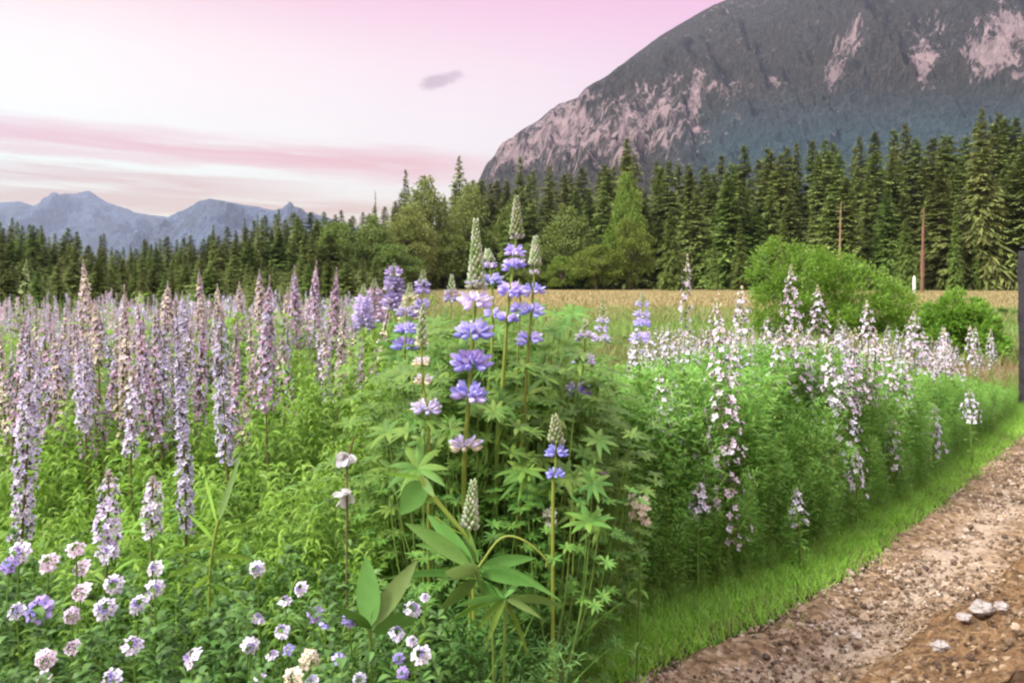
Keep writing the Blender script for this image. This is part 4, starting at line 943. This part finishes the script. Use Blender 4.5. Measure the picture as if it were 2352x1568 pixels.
for i, (u, vt, vb, y, w, mats, lab) in enumerate(WS):
    p = at(u, vt, y); q = at(u, vb, y); mp = K / F * y; bl_ = p[2] - q[2]; fs = .015
    n = int(np.clip(bl_ * w * mp / (fs ** 2) * .30, 26, 190))
    t = flower_spike('pale_meadow_flower', p[2], bl_, w * mp * .5, fs, n, mats, 1200 + i, leaves=34, leaf_l=.07, leaf_mat_='fine', taper=.3, loose=1., npet=4, tipbuds=24, stem_mat='stem')
    place(t, (p[0], y, 0), lab, 'flower', rz=0)
WT = [flower_spike('pale_bank_flower', .9, .26 + .06 * (k % 3), .05, .0145, 34 + 6 * (k % 3), [WL, WP][k % 2], 1400 + k, leaves=16, leaf_l=.06, leaf_mat_='fine', taper=.35, loose=1., npet=4, tipbuds=14, stem_mat='stem') for k in range(6)]
used2 = [False] * 6; n = 0
while n < 190:
    y = rng.uniform(3.6, 8.2) if rng.random() < .8 else rng.uniform(2.7, 4)
    u = rng.uniform(1450, 2300); x = (u * K - 512) / F * y
    if x > bank_x(y) - .12: continue
    v = rng.uniform(745, 850) if y > 3.6 else rng.uniform(850, 950); z = H - (v * K - 280) / F * y
    if not .55 < z < 1.12: continue
    k = int(rng.integers(6)); o = WT[k] if not used2[k] else copy_tree(WT[k]); used2[k] = True
    place(o, (x, y, 0), 'pale lavender white meadow flower in the flower band before the bushes', 'flower', 'pale flowers of the band before the bushes', s=z / .9); n += 1

# ------------------------------------------------------------------ ground cover that nobody could count
def shoot_tpl(seed, h, n, L, W, up=.7, droop=.7, nseg=3):
    r = np.random.default_rng(seed); b = Buf(); z = np.sort(r.random(n)) ** .85 * h * .97; a = r.random(n) * 6.28
    ln = L * (.55 + .6 * r.random(n)) * np.clip(1.25 - z / h * .8, .3, 1)
    b.add(*strips(np.c_[.01 * np.sin(z * 8), .01 * np.cos(z * 7), z], np.c_[np.cos(a), np.sin(a), up + .5 * r.random(n) + z / h * .5], ln, W, droop, r.normal(0, .35, n), nseg=nseg), m=0)
    b.add(*strips([[0, 0, 0]] * 2, [[0, 0, 1.]] * 2, h, .005, 0, [0, 1.57], nseg=3, prof='grass'), m=0)
    return b.arrays()
def cover(name, tpls, X, Y, Hs, mat, seed, lean=.12, zoff=0.):
    r = np.random.default_rng(seed); b = Buf(); which = r.integers(0, len(tpls), len(X))
    for k, (V, Fq, Mi) in enumerate(tpls):
        w = which == k; n = w.sum()
        if n: b.add(*scatter(V, Fq, Mi, tilt(r.random(n) * 6.28, r.normal(0, lean, n), r.normal(0, lean, n)), np.c_[X[w], Y[w], np.full(n, zoff)], Hs[w]))
    o = b.build(name, mat); o['kind'] = 'stuff'; return o
def sample(n, y0, y1, u0, u1, pw=1.5, seed=0):
    r = np.random.default_rng(seed); y = y0 + (y1 - y0) * r.random(n) ** pw; u = r.uniform(u0, u1, n)
    return (u * K - 512) / F * y, y, r
LFT = [shoot_tpl(40 + k, 1., 90, .25, .0155, .6, .8, 5) for k in range(5)]
LFT_FAR = [shoot_tpl(50 + k, 1., 46, .2, .02, .6, .7, 2) for k in range(4)]
# tall shoots of the left meadow: fill up to about flower height, lower towards the camera
X, Y, r = sample(1100, 1.75, 6.5, -200, 950, 1.3, 1)
hg = np.clip(.42 + (Y - 1.75) * .22, .40, .90) * (.75 + .4 * fbm(X * 2.2, Y * 2.2, 3)) * (.85 + .3 * r.random(len(X)))
hg = np.where((X / Y * F + 512) / K > 780, hg * 1.05, hg)
cover('meadow_foliage', LFT, X, Y, hg, M['shoot'], 11)
X, Y, r = sample(1000, 6, 24, -200, 1250, 1.4, 2)
cover('far_meadow_foliage', LFT_FAR, X, Y, (.55 + .3 * r.random(len(X))) * np.where(X / Y > -.12, .75, 1), M['grass'], 12)
X, Y, r = sample(700, 26, 50, -200, 1050, 1., 27)
cover('forest_edge_undergrowth', LFT_FAR, X, Y, .45 + .4 * r.random(len(X)), M['conifer'], 28)
# low grass in front
def blades(name, X, Y, L, W, mat, seed, up=1.2, droop=.35, nseg=3, z=0.):
    r = np.random.default_rng(seed); n = len(X); a = r.random(n) * 6.28; b = Buf()
    b.add(*strips(np.c_[X, Y, np.full(n, z)], np.c_[np.cos(a), np.sin(a), up + r.random(n) * 1.5], L * (.5 + .8 * r.random(n)), W, droop * (.4 + r.random(n)), r.normal(0, .6, n), nseg=nseg, prof='grass'))
    o = b.build(name, mat); o['kind'] = 'stuff'; return o
X, Y, r = sample(16000, 1.05, 3.4, -250, 1300, 1.2, 3)
k = X < path_x(Y) - .25
blades('tall_grass', X[k], Y[k], .42, .0085, M['grass'], 13, 1.0, .55, 5)
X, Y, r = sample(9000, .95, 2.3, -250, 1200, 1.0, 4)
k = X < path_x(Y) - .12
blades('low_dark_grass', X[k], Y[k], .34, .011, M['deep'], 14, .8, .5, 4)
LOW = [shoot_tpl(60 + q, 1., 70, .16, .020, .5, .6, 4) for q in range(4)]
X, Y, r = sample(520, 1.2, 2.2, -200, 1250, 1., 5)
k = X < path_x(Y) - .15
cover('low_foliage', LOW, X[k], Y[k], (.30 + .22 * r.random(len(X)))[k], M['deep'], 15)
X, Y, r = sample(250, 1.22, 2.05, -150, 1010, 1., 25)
cover('near_foliage', LOW, X, Y, np.clip(.50 + .12 * r.random(len(X)) - .02 * (Y < 1.4), .3, .62) * (.8 + .25 * r.random(len(X))), M['shade'], 26)  # shaded look of this growth is put into its leaf colour
X, Y, r = sample(3600, 1.22, 2.5, -250, 1180, 1., 41); k = X < path_x(Y) - .15
blades('long_grass', X[k], Y[k], .62 - .1 * (Y[k] < 1.5), .0095, M['shoot'], 42, 1.5, .45, 7)
X, Y, r = sample(5200, 1.9, 6.5, -200, 900, 1.3, 46)
blades('meadow_grass', X, Y, np.clip(.45 + (Y - 1.9) * .12, .45, .72), .0085, M['shoot'], 47, 2.2, .35, 6)
# leaf mass round the lupine clump
X, Y, r = sample(520, 2.2, 3.6, 850, 1400, 1.1, 6)
LUPT = []
for q in range(4):
    rr = np.random.default_rng(80 + q); b = Buf()
    for z in np.linspace(.3, 1., 12):
        a0 = rr.random() * 6.28; c = np.array([.11 * math.cos(a0), .11 * math.sin(a0), z]); nl = 8; th = np.arange(nl) * 2 * PI / nl
        d = norm(np.c_[np.cos(th), np.sin(th), .3 + .2 * rr.random(nl)] + np.array([math.cos(a0), math.sin(a0), 0]) * .4)
        b.add(*strips(np.repeat([c], nl, 0), d, .048 * (.7 + .5 * rr.random(nl)), .0125, .3, 0, nseg=4, fold=.3))
        b.add(*strips([[0, 0, z * .5]], [c - [0, 0, z * .5]], np.linalg.norm(c - [0, 0, z * .5]), .004, 0, 0, nseg=2, prof='oval'))
    LUPT.append(b.arrays())
uu = (X / Y * F + 512) / K
topv = np.interp(uu, [850, 930, 1000, 1060, 1250, 1320, 1400], [1050, 900, 800, 725, 745, 860, 960])
hz = np.clip(H - (topv * K - 280) / F * Y, .3, 1.08) * (.8 + .2 * r.random(len(X)))
cover('lupine_leaf_undergrowth', LUPT, X, Y, hz, M['lupleaf'], 16)
X, Y, r = sample(190, 1.98, 2.35, 930, 1340, 1., 29)
cover('low_lupine_undergrowth', LUPT, X, Y, .40 + .30 * r.random(len(X)), M['lupleaf'], 30)
# fine feathery growth on the bank along the path
def bushy_tpl(seed, n, L, W):
    r = np.random.default_rng(seed); b = Buf(); z = .12 + .88 * r.random(n) ** .7; nb = 9
    bi = r.integers(0, nb, n); ba = np.arange(nb) * 2.4 + r.normal(0, .3, nb); ba = ba[bi] + r.normal(0, .25, n); rad = (.03 + .17 * r.random(n)) * np.clip(1.3 - z, .25, 1)
    P = np.c_[np.cos(ba) * rad, np.sin(ba) * rad, z]; a = ba + r.normal(0, 1.1, n)
    b.add(*strips(P, np.c_[np.cos(a), np.sin(a), .35 + .9 * r.random(n)], L * (.5 + .8 * r.random(n)), W * (.6 + .7 * r.random(n)), .35, r.normal(0, .6, n), nseg=2))
    k = np.arange(0, n, 5); b.add(*strips(np.c_[P[k, 0] * .2, P[k, 1] * .2, z[k] - .13], np.c_[P[k, 0] * .8, P[k, 1] * .8, np.full(len(k), .13)], .14, .003, 0, 0, nseg=1, prof='oval'))
    return b.arrays()
FN = [bushy_tpl(70 + q, 320, .062, .0095) for q in range(6)]
yy = np.random.default_rng(7); n = 3900
Y = 2.3 + 7.5 * yy.random(n) ** 1.5; off = .02 + 1.7 * yy.random(n) ** 1.3
X = bank_x(Y) - off * np.where(Y < 3, 1.1, 1.25)
k = (X / Y * F + 512) / K > 1240
X, Y, off = X[k], Y[k], off[k]
ub = (X / Y * F + 512) / K
cap = np.clip(H - (np.interp(ub, [1200, 1400, 1650, 2000, 2200, 2330], [950, 850, 825, 830, 860, 905]) * K - 280) / F * Y, .12, .95)
hz = np.minimum(.20 + .70 * np.clip(off / .45, 0, 1) ** .7, cap) * (.72 + .5 * fbm(X * 2.5, Y * 2.5, 3))
cover('bank_foliage', FN, X, Y, hz, M['fine'], 17, .15)
j = np.random.default_rng(44).random(len(X)) < .16
cover('bank_weeds', LOW, X[j] + .05, Y[j], hz[j] * 1.04, M['grass'], 45, .15)
X, Y, r = sample(360, 1.95, 2.6, 1130, 1420, 1., 22); k = X < path_x(Y) - .18
cover('shaded_foliage', FN, X[k], Y[k], (.25 + .35 * r.random(len(X)))[k] * np.clip((path_x(Y) - .1 - X)[k] / .35, .3, 1), M['deep'], 23, .15)  # dark leaf green stands in for the shade at this spot
X, Y, r = sample(150, 1.72, 2.0, 960, 1300, 1., 31); k = X < path_x(Y) - .04
cover('foot_foliage', FN, X[k], Y[k], (.26 + .22 * r.random(len(X)))[k], M['broad'], 32, .15)
# grass verge between bank and path
n = 75000; Y = 1.9 + 7.5 * yy.random(n) ** 1.7; w = yy.random(n)
X = path_x(Y) - (path_x(Y) - bank_x(Y) + .25) * w + .05 * yy.normal(0, 1, n) * (w < .2) + .02
blades('verge_grass', X, Y, (.05 + .06 * w) * (.5 + 1.1 * fbm(X * 4, Y * 4, 3)), .0042, M['verge'], 18, 1.2, .35, 2, -.005)
n = 3600; Y = 1.95 + 6 * yy.random(n) ** 1.5; w = yy.random(n) ** .6
X = path_x(Y) - (path_x(Y) - bank_x(Y) + .2) * (.12 + .88 * w)
cover('verge_clover', FN, X, Y, .04 + .24 * w ** 2 * yy.random(n) + .02, M['fine'], 33, .2)
k = yy.random(len(X)) < 1; n = 3500; Y = 1.95 + 6 * yy.random(n) ** 1.6; X = path_x(Y) - .14 * yy.random(n) ** 2 * 1.6 + .05 * yy.normal(0, 1, n)
blades('dry_edge_grass', X, Y, .06, .004, M['straw'], 34, .9, .3, 2, -.005)
# dry and green grass of the open field behind
X, Y, r = sample(26000, 4.8, 16, 1150, 2500, 1.4, 8); k = X < bank_x(Y) - .2
blades('dry_grass', X[k], Y[k], .30, .008, M['straw'], 19, 1.6, .3, 2)
X, Y, r = sample(26000, 11, 34, 1000, 2600, 1.2, 9)
blades('field_grass', X, Y, .32, .02, M['fieldgreen'], 20, 1.6, .3, 2)
X, Y, r = sample(24000, 22, 90, 900, 2700, 1.2, 10)
blades('straw_field_grass', X, Y, .26, .05, M['straw'], 21, 1.6, .3, 2)

# ------------------------------------------------------------------ loose stones
def stone_mesh(seed, rough=.25, ns=8, nr=6):
    r = np.random.default_rng(seed); V, Fq = ball(1., ns, nr, .72)
    V = V * (1 + rough * (r.random((len(V), 1)) - .5)) + r.normal(0, .07, V.shape)
    return V, Fq
def stones(name, n, wlo, whi, size, mat, seed, z0, y0=1.9, y1=7.5):
    r = np.random.default_rng(seed); b = Buf(); y = y0 + (y1 - y0) * r.random(n) ** 1.7; w = wlo + (whi - wlo) * r.random(n)
    k = np.clip(np.searchsorted(py, y), 0, len(py) - 1)
    x = path_x(y) + nrm[k, 0] * w; yy_ = y + nrm[k, 1] * w
    for j in range(4):
        V, Fq = stone_mesh(seed * 10 + j, .5, 6, 4); q = np.arange(j, n, 4)
        zz = z0(w[q]); s = size * (.4 + 1.2 * r.random(len(q)) ** 2.5)
        b.add(*scatter(V, Fq, np.zeros(len(Fq), int), frames(np.c_[r.normal(0, .4, len(q)), r.normal(0, .4, len(q)), np.ones(len(q))], r.random(len(q)) * 6.28), np.c_[x[q], yy_[q], zz], s)[:2])
    o = b.build(name, mat, smooth=False); o['kind'] = 'stuff'; return o
gravel_m, nt, N = nodes('path_gravel'); geo = N('ShaderNodeNewGeometry')
p_ = N('ShaderNodeBsdfPrincipled', i_Roughness=.9); nt.links.new(ramp(nt, geo.outputs['Random Per Island'], [(0, (.06, .04, .025)), (.5, (.20, .135, .08)), (.85, (.32, .24, .16)), (1, (.46, .40, .34))]), p_.inputs['Base Color'])
o_ = N('ShaderNodeOutputMaterial'); nt.links.new(p_.outputs[0], o_.inputs[0])
clod_m, nt, N = nodes('earth_clods'); geo = N('ShaderNodeNewGeometry')
p_ = N('ShaderNodeBsdfPrincipled', i_Roughness=.95); nt.links.new(ramp(nt, geo.outputs['Random Per Island'], [(0, (.035, .018, .01)), (.45, (.16, .105, .06)), (.85, (.27, .19, .11)), (1, (.34, .26, .19))]), p_.inputs['Base Color'])
o_ = N('ShaderNodeOutputMaterial'); nt.links.new(p_.outputs[0], o_.inputs[0])
stones('gravel', 13000, .04, .50, .0065, gravel_m, 5, lambda w: .010 - .02 * np.exp(-((w - .27) / .12) ** 2))
stones('path_pebbles', 1100, .03, .7, .012, gravel_m, 8, lambda w: .006 + 0 * w)
stones('earth_rubble', 9000, .36, 1.6, .0085, clod_m, 6, lambda w: .015 + .26 * np.clip((w - .46) / .7, 0, 1) ** .75)
for i, (u, v, y, s, lab) in enumerate([(2255, 1402, 2.72, .030, 'large pale grey stone lying on the crest of the orange earth'), (2160, 1487, 2.5, .020, 'pale stone at the foot of the orange earth bank'), (2215, 1420, 2.7, .017, 'small grey stone beside the large pale stone'), (2300, 1395, 2.75, .019, 'small brownish stone behind the large pale stone')]):
    for yq in np.arange(2.2, 4.5, .01):
        p = at(u, v, yq); wq = -edge_dist(np.array([p[0]]), np.array([yq]), PATH_X, PATH_Y)[0]
        if p[2] < .26 * np.clip((wq - .46) / .7, 0, 1) ** .75 + .045: break
    V, Fq = stone_mesh(300 + i, .35, 11, 8); p = p + [0, 0, s * .35]; b = Buf(); b.add(V * [s * 1.25, s, s], Fq)
    tag(b.build('stone', M['stone'], None, p, smooth=False), lab, 'stone')

# ------------------------------------------------------------------ haze, sky, sun, camera
hm, nt, N = nodes('haze_air')
pv = N('ShaderNodeVolumePrincipled'); pv.inputs['Color'].default_value = (.60, .75, 1, 1); pv.inputs['Density'].default_value = .00013; pv.inputs['Anisotropy'].default_value = .6
o_ = N('ShaderNodeOutputMaterial'); nt.links.new(pv.outputs[0], o_.inputs['Volume'])
hb = Buf(); x0, x1, y0, y1, z0, z1 = -6050, 6050, -950, 6050, -260, 1300
V = np.array([[x, y, z] for z in (z0, z1) for y in (y0, y1) for x in (x0, x1)])
hb.add(V, [[0, 2, 3, 1], [4, 5, 7, 6], [0, 1, 5, 4], [2, 6, 7, 3], [0, 4, 6, 2], [1, 3, 7, 5]])
haze = hb.build('haze', hm, smooth=False); haze['kind'] = 'stuff'

SUN_EL, SUN_AZ = math.radians(42), math.radians(-115)     # azimuth from +Y towards +X
sd = np.array([math.sin(SUN_AZ) * math.cos(SUN_EL), math.cos(SUN_AZ) * math.cos(SUN_EL), math.sin(SUN_EL)])
sl = bpy.data.lights.new('sun', 'SUN'); sl.energy = 4.2; sl.angle = math.radians(13); sl.color = (1, .94, .86)
so = bpy.data.objects.new('sun', sl); COL.objects.link(so)
from mathutils import Vector
so.rotation_euler = Vector(-sd).to_track_quat('-Z', 'Y').to_euler()

w = bpy.data.worlds.new('World'); scene.world = w; w.use_nodes = True; nt = w.node_tree; nt.nodes.clear()
tc = mk(nt, 'ShaderNodeTexCoord'); sx = mk(nt, 'ShaderNodeSeparateXYZ'); nt.links.new(tc.outputs['Generated'], sx.inputs[0])
el = math_(nt, 'ARCSINE', sx.outputs[2]); az = math_(nt, 'ARCTAN2', sx.outputs[0], sx.outputs[1])
eln = math_(nt, 'MULTIPLY', el, 1 / 1.5708, clamp=True)
E = lambda e: e / 1.5708
baseL = ramp(nt, eln, [(0, (.62, .54, .39)), (E(.09), (.63, .55, .40)), (E(.135), (.65, .69, .53)), (E(.20), (.67, .60, .45)), (E(.26), (.63, .52, .41)), (E(.34), (.52, .29, .28)), (E(.6), (.5, .36, .40)), (E(.95), (1.7, 1.6, 1.65)), (1, (1.7, 1.6, 1.65))])
baseR = ramp(nt, eln, [(0, (.55, .44, .36)), (E(.12), (.60, .43, .41)), (E(.20), (.60, .41, .41)), (E(.33), (.53, .22, .31)), (E(.6), (.5, .32, .40)), (E(.95), (1.7, 1.6, 1.65)), (1, (1.7, 1.6, 1.65))])
faz = math_(nt, 'MULTIPLY_ADD', az, 1.25, .62, True)
big = noise(nt, 2.2, 4, tc.outputs['Generated'])
faz = math_(nt, 'ADD', faz, math_(nt, 'MULTIPLY', math_(nt, 'SUBTRACT', big, .5), .5), clamp=True)
sky = mixc(nt, faz, baseL, baseR)
cv = mk(nt, 'ShaderNodeCombineXYZ'); nt.links.new(math_(nt, 'MULTIPLY', az, 3.4), cv.inputs[0])
nt.links.new(math_(nt, 'MULTIPLY_ADD', az, 1.6, math_(nt, 'MULTIPLY', el, 52.)), cv.inputs[1])
cn = noise(nt, 1.3, 7, cv.outputs[0], .6)
def band(c, slope, wd, soft, lo, hi):
    d = math_(nt, 'ABSOLUTE', math_(nt, 'SUBTRACT', el, math_(nt, 'MULTIPLY_ADD', az, slope, c)))
    d = math_(nt, 'ADD', d, math_(nt, 'MULTIPLY', math_(nt, 'SUBTRACT', cn, .5), soft))
    f = math_(nt, 'MULTIPLY', math_(nt, 'MULTIPLY_ADD', d, -1 / wd, 1.2, True), math_(nt, 'MULTIPLY_ADD', cn, 1.6, .15, True))
    r_ = math_(nt, 'MULTIPLY_ADD', az, -1 / .18, hi / .18, True)
    return math_(nt, 'MULTIPLY', f, r_)
bf = math_(nt, 'MULTIPLY', band(.139, -.03, .021, .06, -2, .06), 1.)
sky = mixc(nt, bf, sky, (.56, .21, .16))
bf2 = math_(nt, 'MULTIPLY', band(.103, -.02, .014, .07, -2, -.20), .8)
sky = mixc(nt, bf2, sky, (.46, .19, .10))
bf3 = math_(nt, 'MULTIPLY', band(.085, -.01, .012, .07, -2, -.02), .8)
sky = mixc(nt, bf3, sky, (.47, .24, .12))
# the one small grey cloud
ca, ce = math.atan((1013 * K - 512) / F), math.atan((280 - 187 * K) / F)
da = math_(nt, 'SUBTRACT', az, ca); de = math_(nt, 'SUBTRACT', math_(nt, 'SUBTRACT', el, ce), math_(nt, 'MULTIPLY', da, .22))
q = math_(nt, 'ADD', math_(nt, 'POWER', math_(nt, 'DIVIDE', da, .032), 2.), math_(nt, 'POWER', math_(nt, 'DIVIDE', de, .009), 2.))
cn2 = noise(nt, 38, 6, tc.outputs['Generated'], .65)
cf = math_(nt, 'MULTIPLY', math_(nt, 'SUBTRACT', 1.15, math_(nt, 'ADD', q, math_(nt, 'MULTIPLY', math_(nt, 'SUBTRACT', cn2, .5), 3.4)), clamp=True), .62)
sky = mixc(nt, cf, sky, (.20, .05, .03))
nis = mk(nt, 'ShaderNodeTexSky', sky_type='NISHITA', sun_disc=False, sun_elevation=SUN_EL, sun_rotation=SUN_AZ)
b1 = mk(nt, 'ShaderNodeBackground'); b1.inputs[1].default_value = .05; nt.links.new(nis.outputs[0], b1.inputs[0])
b2 = mk(nt, 'ShaderNodeBackground'); b2.inputs[1].default_value = 1 / .7; nt.links.new(sky, b2.inputs[0])
ad = mk(nt, 'ShaderNodeMixShader', i_0=.7); wo = mk(nt, 'ShaderNodeOutputWorld')
nt.links.new(b1.outputs[0], ad.inputs[1]); nt.links.new(b2.outputs[0], ad.inputs[2]); nt.links.new(ad.outputs[0], wo.inputs[0])

cam = bpy.data.cameras.new('camera'); co = bpy.data.objects.new('camera', cam); COL.objects.link(co)
co.location = (0, 0, H); co.rotation_euler = (PI / 2, 0, 0)
cam.sensor_width = 36; cam.lens = F / 1024 * 36; cam.shift_y = -(341 - 280) / 1024.; cam.clip_start = .05; cam.clip_end = 20000
scene.camera = co
vs = scene.view_settings; vs.view_transform = 'Standard'; vs.look = 'None'; vs.exposure = 1.0; vs.gamma = 1
cy = scene.cycles; cy.use_denoising = True; cy.max_bounces = 7; cy.diffuse_bounces = 3; cy.transmission_bounces = 4; cy.volume_bounces = 0; cy.filter_width = 2.3
try: cy.denoiser = 'OPENIMAGEDENOISE'
except Exception: pass
